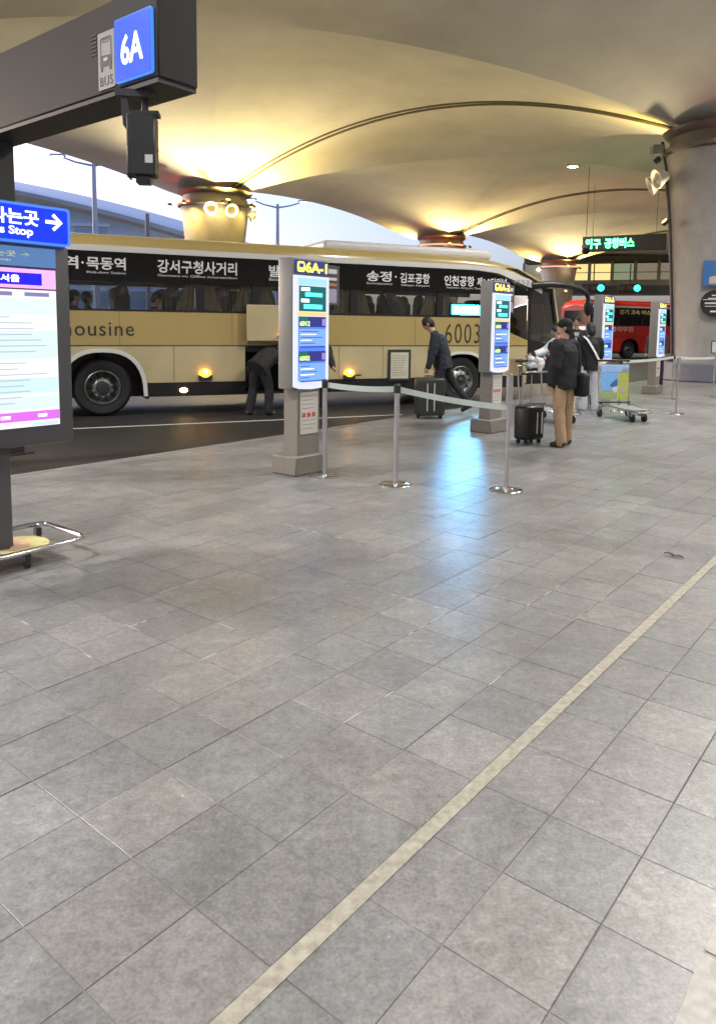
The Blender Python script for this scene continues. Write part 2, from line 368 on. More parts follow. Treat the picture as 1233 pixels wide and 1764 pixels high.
a0, b0, a1, b1 = cpt(-2, -1, 0, 0, 10.6), cpt(-2, 0, 0, 1, 10.6), cpt(4, 0, 1, 1, 10.6), cpt(4, -1, 1, 0, 10.6)
q.add([a0, b0, a1, b1] + [(x, y, 10.9) for x, y, z in (a0, b0, a1, b1)], [(0, 1, 2, 3), (7, 6, 5, 4), (0, 4, 5, 1), (1, 5, 6, 2), (2, 6, 7, 3), (3, 7, 4, 0)])
q.build('roof_deck', M_CONC, canopy)
bn = BV.normalized()
for i in range(-2, 5):                   # outer lip that sails past the outer columns
    rows = []
    for a in range(NB + 1):
        u = a / NB; z0 = ceil_z(u, 1.); r_ = []
        for k in range(9):
            t = k / 8; p = C1 + AV * (i + u) + BV + bn * (3.4 * t)
            ze = 8.15 + .95 * prof(u)
            r_.append((p.x, p.y, z0 + (ze - z0) * (t ** 1.5)))
        p = C1 + AV * (i + u) + BV + bn * 3.4; r_ += [(p.x, p.y, r_[-1][2] + .35), (p.x - bn.x * .4, p.y - bn.y * .4, r_[-1][2] + .45), (p.x - bn.x * 3.4, p.y - bn.y * 3.4, 10.6)]
        rows.append(r_)
    MB().grid(rows).build('edge_lip', M_CONC, canopy, sharp=50)
M_RIB = pm('rib_joint', (.13, .115, .085), .6)
for i in range(-1, 5):                   # double joint line along each cross arch
    for off, rad in ((-.16, .035), (.16, .05)):
        pts = []
        for k in range(41):
            t = .045 + .91 * k / 40; p = C1 + AV * i + BV * t + AV.normalized() * off
            pts.append((p.x, p.y, ZT + RISE * prof(t) - .03))
        MB().tube(pts, rad, 6).build('arch_joint', M_RIB, canopy)
M_DLE = em('downlight_and_fill_lens', (1, .96, .88), 60); M_DLH = pm('downlight_trim', (.6, .6, .58), .3)
for (i, j, u, v, en) in ((0, 0, .62, .445, 1400), (1, 0, .58, .34, 1400), (2, 0, .6, .42, 1400), (-1, -1, .25, .80, 2700), (-1, -1, .6, .85, 2600), (-1, -1, .25, .45, 1800), (-1, -1, .75, .45, 3000), (0, -1, .25, .45, 3000), (0, -1, .75, .6, 2400), (-2, -1, .7, .5, 2000), (-2, -1, .7, .85, 1500), (1, -1, .3, .5, 2000), (-2, 0, .7, .25, 2300)):  # first pair is in view; the others are unseen, added to light the floor
    x, y, z = cpt(i, j, u, v)
    d = MB().lathe([(.30, .02), (.32, -.05), (.27, -.07), (.235, -.03)], 20).build('downlight_and_fill', M_DLH, canopy); d.location = (x, y, z)
    MB().lathe([(.235, -.03), (.15, -.045), (0.001, -.05)], 20).build('lens', M_DLE, d)
    lamp('SPOT', (0, 0, -.12), (1, .965, .92), en * (.36 if j < 0 else .9), d, 'downlight_and_fill_light', .7, 155, .7, (0, 0, -1))

# ------------------------------------------------------------------ columns
SOD = (1.0, .66, .15); SODW = (1.0, .83, .48)
M_RED = em('red_neon', (1, .05, .03), 6); M_SODE = em('sodium_lens', (1, .66, .16), 3)
M_RINGT = pm('ring_grille', (.14, .13, .12), .6); M_FL = pm('floodlight_shell', (.55, .53, .48), .35, var=.05)
def floodlight(parent, az, z, tilt, r0=1.62, s=1.0, lit=True, name='floodlight'):
    o = bpy.data.objects.new(name, None); COL.objects.link(o); o.parent = parent; o.empty_display_size = .1
    o.location = (math.cos(az) * (r0 + .32 * s), math.sin(az) * (r0 + .32 * s), z)
    d = Vector((math.cos(az) * math.cos(tilt), math.sin(az) * math.cos(tilt), math.sin(tilt))); o.rotation_euler = d.to_track_quat('Z', 'Y').to_euler()
    MB().lathe([(.001, -.26 * s), (.12 * s, -.25 * s), (.2 * s, -.1 * s), (.3 * s, .1 * s), (.31 * s, .14 * s), (.30 * s, .15 * s)], 20).build('reflector', M_FL, o)
    MB().lathe([(.30 * s, .15 * s), (.26 * s, .14 * s), (.20 * s, .07 * s)], 20).build('lit_rim', M_SODE if lit else M_FL, o); MB().lathe([(.20 * s, .07 * s), (.1 * s, .04 * s), (.001, .03 * s)], 16).build('lens', M_FL, o)
    return o
def column(pos, label, ring_az, ups, floods, red, full=False):
    c = empty('canopy_column', (pos.x, pos.y, 0), label=label, cat='column', group='tapered columns carrying the canopy')
    MB().lathe([(1.0, ROAD), (1.02, .6), (1.14, 2.5), (1.32, 4.8), (1.53, 6.6), (1.6, 7.0)], 48).build('shaft', M_COLM, c)
    MB().lathe([(1.6, 6.98), (1.72, 7.02), (1.72, 7.16), (1.52, 7.18), (1.5, 7.5), (1.7, 7.62), (1.75, 7.7)], 48).build('capital_ring', M_RINGT, c)
    MB().lathe([(1.25, .02), (1.62, .02), (1.62, .52), (1.55, .56), (1.25, .56)], 48).build('plinth', pm('blue_grey_plinth', (.16, .17, .21), .4, var=.1), c)
    if red:
        for a0, a1 in red:
            MB().tube([(math.cos(R(a)) * 1.76, math.sin(R(a)) * 1.76, 7.1) for a in range(a0, a1 + 1, 4)], .035, 6).build('red_strip', M_RED, c)
    for az, e, spot, el in ups:
        a = R(az); d = (math.cos(a) * math.cos(R(el)), math.sin(a) * math.cos(R(el)), math.sin(R(el)))
        u = MB().lathe([(.001, -.08), (.11, -.07), (.13, .05), (.10, .05)], 12).build('uplight_and_fill', M_DARK, c)
        zl, rl = (7.1, 1.95) if el > 45 else (4.9, 1.75); u.location = (math.cos(a) * rl, math.sin(a) * rl, zl); u.rotation_euler = Vector(d).to_track_quat('Z', 'Y').to_euler()  # lower ones are long-throw lamps added to brighten the vaults
        MB().lathe([(.10, .045), (.05, .05), (.001, .052)], 12).build('lens', M_SODE, u)
        lamp('SPOT', (0, 0, .10), SOD if el > 45 else SODW, e, u, 'uplight_and_fill_light', .08, spot, .8, (0, 0, 1))
    for az, z, tilt in floods: floodlight(c, R(az), z, R(tilt), lit=not full)
    return c
E_UP = 900
ups4 = [(-60, E_UP, 150, 55), (30, E_UP, 150, 55), (120, E_UP, 150, 55), (210, E_UP, 150, 55)]
c1 = column(C1, 'nearest tapered grey column with black round sign at the right edge', 0, [(140, 110, 165, 55), (60, 110, 165, 55), (188, 130, 130, 42), (101, 220, 130, 42), (-79, 80, 130, 42)], [(168, 6.15, -25), (185, 6.25, -20)], [(-120, -95)], True)
c2 = column(C2, 'sodium-lit column with three round floodlights rising behind the gold bus', 0, [(-62, 520, 165, 62), (-15, 300, 165, 55), (60, 200, 165, 55), (-82, 1050, 130, 42), (5, 300, 130, 42)], [(-84, 6.75, -20), (-58, 6.7, -20), (-15, 6.6, -30)], [(-168, -120)])
c3 = column(C2 + AV, 'farther column with red neon strip above the white roof unit of the gold bus', 0, [(-80, 300, 165, 55), (-10, 300, 165, 55), (160, 220, 165, 55), (-82, 360, 130, 42), (5, 360, 130, 42)], [], [(-150, -40)])
c4 = column(C2 + AV * 2, 'farthest yellow-lit column beside the front of the gold bus', 0, [(-80, 350, 165, 55), (0, 350, 165, 55), (170, 250, 165, 55), (-82, 700, 130, 42)], [], [(-160, -40)])
for az_, e_ in ((-150, 60), (-118, 120), (-70, 45), (-30, 50)):      # lamps under the ring that wash the lit shaft
    a_ = R(az_); wl_ = MB().lathe([(.001, .08), (.10, .07), (.12, -.05), (.09, -.05)], 12).build('wash_lamp', M_DARK, c2); wl_.location = (math.cos(a_) * 2.15, math.sin(a_) * 2.15, 6.98)
    MB().lathe([(.09, -.045), (.05, -.05), (.001, -.052)], 12).build('lens', M_SODE, wl_)
    lamp('SPOT', (0, 0, -.08), SOD, e_, wl_, 'wash_light', .1, 130, .7, (-math.cos(a_) * .45, -math.sin(a_) * .45, -1))
# downpipe + signs on the nearest column
az = R(168)
pts = [(math.cos(az) * (r_ + .07), math.sin(az) * (r_ + .07), z) for r_, z in ((1.68, 7.45), (1.62, 7.0), (1.53, 6.6), (1.32, 4.8), (1.14, 2.5), (1.02, .6))]
MB().tube(pts, .055, 8).build('downpipe', M_DARK, c1)
MB().box(-.18, .18, -.14, .14, -.16, .16, bev=.03).build('junction_box', M_GREY, c1).location = (math.cos(az) * 1.9, math.sin(az) * 1.9, 7.2)
def face_frame(parent, loc, rz, name):
    o = bpy.data.objects.new(name, None); COL.objects.link(o); o.parent = parent; o.location = loc; o.rotation_euler = (0, 0, rz); o.empty_display_size = .1; return o
M_TXW = pm('white_lettering', (.8, .8, .8), .45); M_TXD = pm('dark_lettering', (.045, .04, .03), .45)
sa = R(-112); sx, sy = C1.x + math.cos(sa) * 1.26, C1.y + math.sin(sa) * 1.26
s1 = empty('blue_sign', (sx, sy, 2.9), sa + math.pi / 2, label='square blue pictogram sign high on the nearest column', cat='sign')
MB().xz(rrect(-.38, .38, 0, .76, .05), -.02, .04).build('board', pm('sign_blue', (.05, .17, .48), .35), s1)
MB().xz([(-.2, .06), (.2, .06), (.2, .2), (-.05, .3), (-.2, .26)], -.026, .004).build('pictogram', pm('sign_beige', (.6, .5, .42), .4), s1)
s2 = empty('round_sign', (sx, sy, 1.98), sa + math.pi / 2, label='round black sign with white lines on the nearest column', cat='sign')
MB().cyl((0, -.02, .4), (0, .03, .4), .4, n=36).build('disc', M_BLACK, s2)
for z, h, x in ((.5, .018, .33), (.53, .03, .2), (.38, .045, .28), (.30, .02, .27), (.62, .03, .1), (.13, .05, .12)):
    MB().box(-x, x, -.025, -.021, z, z + h).build('printed_line', M_TXW, s2)

# ------------------------------------------------------------------ buses
M_GOLD = pm('gold_coach_paint', (.44, .33, .12), .28, var=.04, scale=2, coat=.5)
M_CRM = pm('cream_gold_coach_paint', (.52, .44, .25), .3, var=.13, scale=1.3, coat=.5)
M_BGLASS = pm('black_band_glass', (.006, .007, .008), .08, spec=.35)
M_TRIM = pm('silver_white_trim', (.70, .69, .66), .3)
M_GLASS = glass('window_glass', (.82, .85, .86)); M_CLEAR = glass('clear_glass', (.85, .87, .87))
M_RIM = pm('wheel_rim', (.28, .28, .27), .38, metal=.8, var=.15, scale=20)
M_SEAT = pm('seat_fabric', (.05, .055, .065), .9); M_SEATC = pm('seat_cover', (.32, .32, .33), .85)
M_CURT = pm('tan_curtain', (.38, .29, .17), .9, var=.1)
M_AMB = em('amber_lamp', (1, .30, .02), 3.0); M_AMBH = em('amber_lamp_core', (1, .6, .2), 8)
M_PAPER = pm('printed_paper', (.62, .58, .45), .7, var=.1, scale=10)
def arch(cx_, n=18, r=.70, zt=1.16, zb=.36, e=.8):
    pts = []
    for k in range(n + 1):
        t = math.pi * k / n; c, s = math.cos(t), math.sin(t)
        pts.append((cx_ - r * math.copysign(abs(c) ** e, c), zb + (zt - zb) * abs(s) ** e))
    return pts                           # from rear to front over the wheel
def wheel(parent, u, y, dual=False):
    o = bpy.data.objects.new('wheel', None); COL.objects.link(o); o.parent = parent; o.location = (u, y, .52); o.empty_display_size = .1
    wd = .30
    MB().lathe([(.30, .02), (.34, -.005), (.46, -.012), (.505, .03), (.52, .09), (.52, wd - .06), (.49, wd), (.3, wd)], 40, ax='y').build('tyre', M_RUB, o)
    dp = .10 if dual else .0
    rim = MB().lathe([(.315, -.006), (.30, -.02), (.285, .0), (.275, .03 + dp * .6), (.24, .045 + dp), (.20, .02 + dp), (.16, .0 + dp * .5), (.125, -.01 + dp * .4), (.12, .03), (.001, .035)], 40, ax='y').build('rim', M_RIM, o)
    q = MB()
    for k in range(10):
        a = 2 * math.pi * k / 10; c = (math.cos(a) * .232, .028 + dp * .85, math.sin(a) * .232)
        q.cyl((c[0], c[1] - .012, c[2]), (c[0], c[1] + .03, c[2]), .027, n=10)
    tag(q.build('hand_hole', M_BLACK, rim), kind='stuff')
    q = MB()
    for k in range(10):
        a = 2 * math.pi * (k + .5) / 10; c = (math.cos(a) * .165, dp * .5, math.sin(a) * .165)
        q.cyl((c[0], c[1] - .03, c[2]), (c[0], c[1] + .02, c[2]), .016, n=6)
    tag(q.build('wheel_nut', M_STEEL, rim), kind='stuff')
    MB().lathe([(.118, .03), (.118, -.005), (.10, -.03 if dual else .0), (.06, -.035 if dual else -.0), (.001, -.035)], 20, ax='y').build('hub', M_DARK, rim)
    return o
def bus(loc, label, paint, lower, wb=7.5, rear=-3.1, front=10.1, hatch=True, inside=True, group=None):
    b = empty('airport_bus', loc, ROT_U, label=label, cat='bus', group=group)
    W = 2.5; dx = wb - 7.5; f0 = 9.23 + dx                       # f0: where the side panels end at the doorway
    ar, af = arch(0), arch(wb, r=.66, zt=1.10)
    seg = [(rear, 2.6 if hatch else f0)] 
    q = MB()
    if hatch:
        q.xz([(rear, .6), (-.70, .6)] + [p for p in ar if p[1] > .6] + [(.70, .6), (2.6, .6), (2.6, 1.275), (rear, 1.275)], 0, .05)
        q.xz([(3.58, .6), (wb - .66, .6)] + [p for p in af if p[1] > .6] + [(wb + .66, .6), (wb + 1.15, .6), (wb + 1.2, .98), (f0 - .12, .98), (f0 - .08, .42), (f0, .42), (f0, 1.275), (3.58, 1.275)], 0, .05)
    else:
        q.xz([(rear, .42), (-.70, .42)] + [p for p in ar if p[1] > .42] + [(.70, .42), (wb - .66, .42)] + [p for p in af if p[1] > .42] + [(wb + .66, .42), (f0, .42), (f0, 1.275), (rear, 1.275)], 0, .05)
    q.build('lower_panel', lower, b)
    q = MB()
    q.xz([(rear, 1.285), (f0, 1.285), (f0, 1.40), (f0 - .62, 1.62), (f0 - .85, 1.89), (rear, 1.89)], 0, .05)
    q.build('upper_panel', paint, b)
    if hatch:
        for u0, u1 in ((rear, -.74), (.74, 2.6), (3.58, wb - .7), (wb + .7, f0 - .1)):
            MB().box(u0, u1, .006, .06, .34, .595).build('skirt', M_BLACK, b)
        for p0, ee in ((ar, .07), (af, .06)):
            c = 0 if p0 is ar else wb
            outp = arch(c, r=.70 + ee if p0 is ar else .66 + ee, zt=(1.16 if p0 is ar else 1.10) + ee)
            MB().xz(p0 + outp[::-1], -.018, .03).build('arch_trim', M_TRIM, b)
    for c, r_ in ((0, .70), (wb, .66)):
        wl = MB(); wl.box(c - r_ - .1, c + r_ + .1, .62, .66, .3, 1.26); wl.box(c - r_ - .1, c + r_ + .1, .055, .62, 1.2, 1.26)
        wl.box(c - r_ - .1, c - r_ - .04, .055, .62, .3, 1.2); wl.box(c + r_ + .04, c + r_ + .1, .055, .62, .3, 1.2)
        wl.build('wheel_well', M_BLACK, b)
    wheel(b, 0, .10, True); wheel(b, wb, .06, False)
    for u in (0, wb): wheel(b, u, W - .12, False).rotation_euler = (0, 0, math.pi)
    # window band: black glass above, clear panes below, pillars between
    wend = f0 - .85
    pil = [rear + .05, -1.05, 1.75, 2.82, 4.88, 6.9 + dx, wend + .02] if inside else [rear + .05, -.9, .9, 2.7, 4.5, wend]
    MB().xz([(rear, 2.41), (wend + .1, 2.41), (f0, 2.41), (f0, 2.52), (wend - .1, 2.87), (wend - .9, 2.92), (rear, 2.92)], .004, .04).build('black_band', M_BGLASS, b)
    for a, c in zip(pil[:-1], pil[1:]):
        MB().box(a + .07, c - .07, .02, .03, 1.93, 2.40).build('window_pane', M_GLASS, b)
    for p in pil: MB().box(p - .075, p + .075, .006, .06, 1.895, 2.408).build('pillar', M_BLACK, b)
    MB().xz([(wend + .09, 1.9), (f0 - .56, 1.62), (f0 - .02, 1.46), (f0 - .02, 2.405), (wend + .09, 2.405)], .02, .012).build('window_pane', M_CLEAR, b)
    for z0, z1 in ((1.893, 1.93),): MB().box(rear, wend, .002, .05, z0, z1).build('window_rail', M_BLACK, b)
    MB().xz([(rear, 2.93), (wend - .6, 2.93), (wend, 2.88), (f0, 2.60), (f0 + .35, 2.47), (f0 + .35, 2.56), (f0, 2.78), (wend, 3.0), (wend - .6, 3.03), (rear, 3.03)], -.012, .03).build('roof_stripe', M_TRIM, b)
    # roof: swept section
    sec = [(0, 3.02), (.01, 3.08), (.05, 3.15), (.14, 3.215), (.35, 3.26), (W / 2, 3.30), (W - .35, 3.26), (W - .14, 3.215), (W - .05, 3.15), (W - .01, 3.08), (W, 3.02)]
    rows = []
    for u, dz, iy in ((rear - .02, -.35, .12), (rear, -.15, .05), (rear + .15, 0, 0), (6.3 + dx, 0, 0), (7.6 + dx, -.015, 0), (8.3 + dx, -.06, 0), (8.9 + dx, -.16, .02), (9.4 + dx, -.30, .06), (9.8 + dx, -.45, .12), (10.05 + dx, -.62, .2)):
        rows.append([(u, iy + y * (W - 2 * iy) / W, z + dz) for y, z in sec])
    MB().grid(rows).build('roof', paint, b, sharp=50)
    # far side, floor, ends
    q = MB(); q.box(rear, f0 + .6, W - .05, W, .42, 1.89); q.box(rear, f0, W - .05, W, 2.45, 3.02); q.build('far_panel', paint, b)
    for p in pil: MB().box(p - .075, p + .075, W - .05, W - .005, 1.89, 2.45).build('pillar', M_BLACK, b)
    for a, c in zip(pil[:-1], pil[1:]): MB().box(a + .08, c - .08, W - .03, W - .02, 1.9, 2.44).build('window_pane', M_CLEAR, b)
    MB().box(rear + .05, f0 + .5, .06, W - .06, 1.16, 1.27).build('cabin_floor', M_DARK, b)
    MB().box(rear + .05, wend, .06, W - .06, 2.93, 2.98).build('cabin_ceiling', pm('cabin_lining', (.35, .34, .31), .8), b)
    q = MB(); q.box(rear + .3, -.8, .7, W - .1, .3, 1.15); q.box(.85, 2.55, .7, W - .1, .3, 1.15); q.box(3.65, wb - .8, .7, W - .1, .3, 1.15); q.box(rear, f0, W - .05, W - .005, .30, .42); q.build('chassis', M_BLACK, b)
    # rear end
    MB().plate([(0, .42), (W, .42), (W, 1.9), (W - .1, 2.9), (W / 2, 3.1), (.1, 2.9), (0, 1.9)], (rear - .02, 0, 0), (0, 1, 0), (0, 0, 1), (1, 0, 0), .06).build('rear_panel', paint if hatch else pm('maroon_coach_paint', (.20, .012, .022), .4, spec=.3), b)
    # front end: doorway, A-pillars, windscreen
    MB().xz([(f0 + .0, .40), (f0 + .07, .40), (f0 + .07, 2.50), (f0 + .62, 2.50), (f0 + .88, 1.2), (f0 + .93, .4), (f0 + 1.0, .4), (f0 + .95, 1.25), (f0 + .66, 2.60), (f0, 2.60)], .0, .06).build('door_frame', M_BLACK, b)
    MB().xz([(f0 + .07, .4), (f0 + .93, .4), (f0 + .88, 1.28), (f0 + .07, 1.42)], .03, .03).build('door_leaf', M_BLACK, b)
    MB().xz([(f0 + .07, 1.42), (f0 + .86, 1.28), (f0 + .62, 2.5), (f0 + .07, 2.5)], .035, .008).build('door_glass', M_CLEAR, b)
    MB().xz([(f0 + .07, 2.22), (f0 + .7, 2.22), (f0 + .62, 2.5), (f0 + .07, 2.5)], .05, .01).build('door_header', M_BLACK, b)
    MB().box(f0 + .42, f0 + .46, .045, .07, 1.3, 2.22).build('grab_rail', M_DARK, b)
    MB().xz([(f0 + 1.0, .4), (f0 + 1.06, .4), (f0 + 1.02, 1.25), (f0 + .72, 2.60), (f0 + .66, 2.60), (f0 + .95, 1.25)], .02, .06).build('front_pillar', lower, b)
    MB().grid([[(f0 + 1.02 + .16 * math.sin(math.pi * k / 8), .08 + (W - .16) * k / 8, .42) for k in range(9)], [(f0 + 1.0 + .16 * math.sin(math.pi * k / 8), .08 + (W - .16) * k / 8, 1.25) for k in range(9)]]).build('front_panel', lower, b)
    MB().grid([[(f0 + 1.0 + .16 * math.sin(math.pi * k / 8), .08 + (W - .16) * k / 8, 1.25) for k in range(9)], [(f0 + .70 + .12 * math.sin(math.pi * k / 8), .08 + (W - .16) * k / 8, 2.62) for k in range(9)]]).build('windscreen', M_CLEAR, b)
    MB().box(f0 + .35, f0 + .85, .3, W - .2, .95, 1.35, bev=.06, seg=2).build('dashboard', M_DARK, b)
    MB().box(f0 - .5, f0 - .1, 1.5, 2.0, 1.3, 2.35, bev=.08, seg=2).build('driver_seat', M_SEAT, b)
    # mirror arm
    MB().tube([(f0 + .05, .0, 2.64), (f0 + .5, -.10, 2.68), (f0 + .95, -.16, 2.66), (f0 + 1.28, -.2, 2.60), (f0 + 1.47, -.22, 2.50), (f0 + 1.52, -.22, 2.38)], [.09, .075, .062, .06, .06, .05], 10).build('mirror_arm', M_BLACK, b)
    MB().ball((f0 + 1.53, -.22, 2.2), (.085, .13, .22), 14, 10).build('mirror_head', M_BLACK, b)
    if hatch: MB().box(4.4, 8.5, .45, W - .45, 3.2, 3.44, bev=.09, seg=3).build('roof_unit', pm('white_roof_unit', (.66, .66, .65), .4), b)
    if hatch: MB().xz([(8.6 + dx, 3.02), (9.4, 2.74), (9.75, 2.62), (9.3, 2.83), (8.9, 3.0)], .02, .1).build('roof_fairing', M_BLACK, b)
    if inside:
        for k in range(11):
            u = -2.4 + k * .92
            for y in (.18, .66, 1.40, 1.88):
                if y < 1 and any(abs(u - pu) < .3 for pu in (-.42, -.18, .98, 1.6)): continue
                s = MB().box(u, u + .16, y, y + .44, 1.55, 2.22, bev=.06, seg=2).build('seat', M_SEAT, b)
                MB().ball((u + .06, y + .22, 2.24), (.10, .19, .15), 12, 8).build('headrest', M_SEATC, s)
                s.rotation_euler = (0, 0, 0)
        for p in (1.75, 2.82, 4.88, 6.9, -1.05):
            for sgn in (-1, 1):
                for y in (.12, W - .12):
                    rows = [[(p + sgn * (.08 + (.06 + .30 * (1 - k / 10 * .55)) * j / 10), y + .018 * math.sin(j * 2.2), 2.42 - .5 * (1 - k / 10)) for j in range(11)] for k in range(11)]
                    MB().grid(rows).build('curtain', M_CURT, b)
    return b
BUS_N = 13.80
gold = bus(UN(1.267, BUS_N, ROAD), 'gold and cream airport coach parked side on with its luggage hatch raised', M_GOLD, M_CRM, group=None)
# open hold and raised hatch door
q = MB(); q.box(2.55, 3.62, .9, .94, .36, 1.3); q.box(2.55, 2.598, .05, .9, .36, 1.28); q.box(3.582, 3.63, .05, .9, .36, 1.28); q.box(2.6, 3.58, .05, .9, .34, .38); q.build('luggage_hold', M_BLACK, gold)
MB().box(2.58, 3.56, -.20, -.16, 1.37, 2.06, bev=.012).build('hatch_door', M_CRM, gold)
q = MB(); q.tube([(2.66, -.16, 1.6), (2.66, .04, 1.27)], .018, 6); q.tube([(3.5, -.16, 1.6), (3.5, .04, 1.27)], .018, 6); q.build('hatch_arm', M_STEEL, gold)
for u in (1.25, 4.55, 5.55, 6.62): MB().box(u - .004, u + .004, -.0015, .01, .61, 1.27).build('panel_seam', M_BLACK, gold)
for u in (.3, 2.35, 4.2, 6.3, 8.3): MB().box(u - .003, u + .003, -.0015, .01, 1.292, 1.885).build('panel_seam', M_DARK, gold)
MB().box(-3.1, 9.2, -.006, .006, 1.272, 1.288).build('body_moulding', M_DARK, gold)
for u in (1.9, 5.0, 6.1): MB().box(u - .06, u + .06, -.008, .004, .66, .69, bev=.004).build('hatch_handle', M_DARK, gold)
MB().box(8.25, 8.75, -.004, .004, .70, .95, bev=.003).build('fuel_flap', M_CRM, gold)
def side_lamp(u, z, s, y=0):
    o = MB().box(u - .13 * s, u + .13 * s, y - .05 * s, y, z - .11 * s, z - .01 * s, bev=.01).build('marker_lamp', M_DARK, gold)
    MB().ball((u, y - .02, z + .02 * s), (.115 * s, .06 * s, .085 * s), 14, 10).build('lens', M_AMB, o)
    MB().ball((u, y - .06 * s, z + .05 * s), (.05 * s, .035 * s, .03 * s), 10, 6).build('bulb_glow', M_AMBH, o)
side_lamp(1.82, .74, 1); side_lamp(4.78, .70, 1); side_lamp(3.27, 1.49, .6, -.2)
MB().ball((1.42, -.004, .45), (.075, .03, .045), 14, 8).build('reflector_lamp', M_AMBH, gold)
nf = MB().box(5.66, 6.20, -.03, .0, .53, 1.20, bev=.008).build('notice_frame', M_DARK, gold)
MB().box(5.72, 6.14, -.036, -.031, .59, 1.14).build('notice_sheet', M_PAPER, nf)
q = MB()
for k in range(9): q.box(5.75, 6.11 - random.uniform(0, .08), -.039, -.0365, 1.06 - k * .05, 1.075 - k * .05)
q.build('notice_print', pm('faded_print', (.35, .36, .28), .7), nf)
M_BTX = pm('window_lettering', (.75, .75, .74), .4)
Yt = .003
for t, x0, x1, z0, z1 in (('역', -.62, -.36, 2.61, 2.83), ('·', -.31, -.27, 2.70, 2.74), ('목동역', -.23, .43, 2.61, 2.83), ('강서구청사거리', .98, 2.45, 2.60, 2.84), ('발산역', 3.08, 3.75, 2.60, 2.83), ('송정', 5.15, 5.72, 2.60, 2.81), ('·', 5.80, 5.84, 2.69, 2.73), ('김포공항', 5.92, 6.63, 2.59, 2.80), ('인천공항', 6.99, 7.75, 2.57, 2.79), ('제1·2터미널', 7.82, 8.60, 2.585, 2.775)):
    text(t, gold, M_BTX, x0, x1, z0, z1, Yt, bold=.022)
M_BTS = pm('small_window_lettering', (.5, .5, .5), .4)
for t, x0, x1, z in (('Mok-dong Station', -.23, .43, 2.53), ('Gangseo-gu Office Intersection', .98, 2.45, 2.52), ('Balsan Station', 3.08, 3.75, 2.53), ('Songjeong', 5.15, 5.75, 2.525), ('Gimpo Airport', 5.95, 6.63, 2.515), ('Incheon Airport Terminal 1, 2', 7.05, 8.3, 2.50)):
    text(t, gold, M_BTS, x0, x1, z, z + .055, Yt, bold=.02)
text('Limousine', gold, M_TXD, -1.02, .55, 1.45, 1.71, -.001, bold=.005, space=1.12)
text('6003', gold, M_TXD, 7.04, 7.93, 1.33, 1.76, -.001, bold=-.004, space=1.15)
text('4553', gold, pm('fleet_number', (.25, .25, .25), .5), 8.75, 9.2, 2.66, 2.76, -.014, bold=0)
M_LEDB = em('cyan_led', (.003, .38, .95), 125); M_LEDW = em('cyan_led_core', (.5, .9, 1.0), 60)
led = MB().box(7.17, 7.98, .035, .06, 1.925, 2.20).build('route_display', M_BLACK, gold)
MB().box(7.22, 7.93, .031, .034, 1.96, 2.165).build('led_field', M_LEDB, led)
text('6003', led, M_LEDW, 7.27, 7.88, 1.985, 2.14, .03, bold=.03)
# the red coach farther along the bays
M_REDP = pm('red_coach_paint', (.60, .02, .014), .35, coat=.15, var=.04, spec=.3)
redb = bus((15.75, 42.95, ROAD), 'red airport coach with white lettering parked farther along the bays', M_REDP, M_REDP, wb=6.3, rear=-3.0, hatch=False, inside=False)
text('공항리무진', redb, M_TXW, -1.9, .2, 1.55, 1.85, -.002, bold=.02)
M_TXG = pm('gold_lettering', (.7, .6, .3), .4)
for t, x0, x1 in (('경기', -.9, -.2), ('고속', -.05, .65), ('버스', .8, 1.5)): text(t, redb, M_TXG, x0, x1, 2.55, 2.83, .002, bold=.03)
wr = MB().plate([(.25, 2.0), (2.25, 2.0), (2.2, 2.75), (.3, 2.75)], (-3.035, 0, 0), (0, 1, 0), (0, 0, 1), (1, 0, 0), .02).build('rear_window', M_BGLASS, redb)
MB().plate([(.0, 1.55), (2.5, 1.55), (2.5, 1.85), (.0, 1.85)], (-3.032, 0, 0), (0, 1, 0), (0, 0, 1), (1, 0, 0), .02).build('white_band', M_TRIM, redb)
MB().box(rear_ := -2.9, 5.0, .5, 2.0, 3.22, 3.36, bev=.08, seg=2).build('roof_unit', M_REDP, redb)

# ------------------------------------------------------------------ stop kiosks with led route boards
M_KBODY = pm('kiosk_side', (.235, .225, .21), .4, var=.05); M_KWH = em('lit_kiosk_frame', (.80, .84, .95), .75)
M_NAVY = pm('navy_header', (.03, .045, .16), .35, emis=(.03, .05, .2), es=.2); M_YEL = em('yellow_glyph', (1, .80, .10), 1.7)
M_LBL = em('light_blue_bar', (.30, .58, .95), 1.1); M_TEAL = em('teal_screen', (.01, .13, .14), .8); M_CYT = em('cyan_row', (.10, .95, .95), 1.7)
M_WHT = em('white_row', (.95, .97, 1), 1.6); M_ORG = em('orange_strip', (.9, .58, .18), 1.0); M_BLU = em('blue_block', (.10, .24, .95), .8)
M_DBL = em('dark_blue_row', (.03, .035, .22), .9); M_GRN = em('lime_number', (.62, .95, .25), 1.4); M_DGR = em('dark_green_row', (.01, .16, .08), .9)
M_LBB = em('pale_blue_block', (.20, .40, .98), .9)
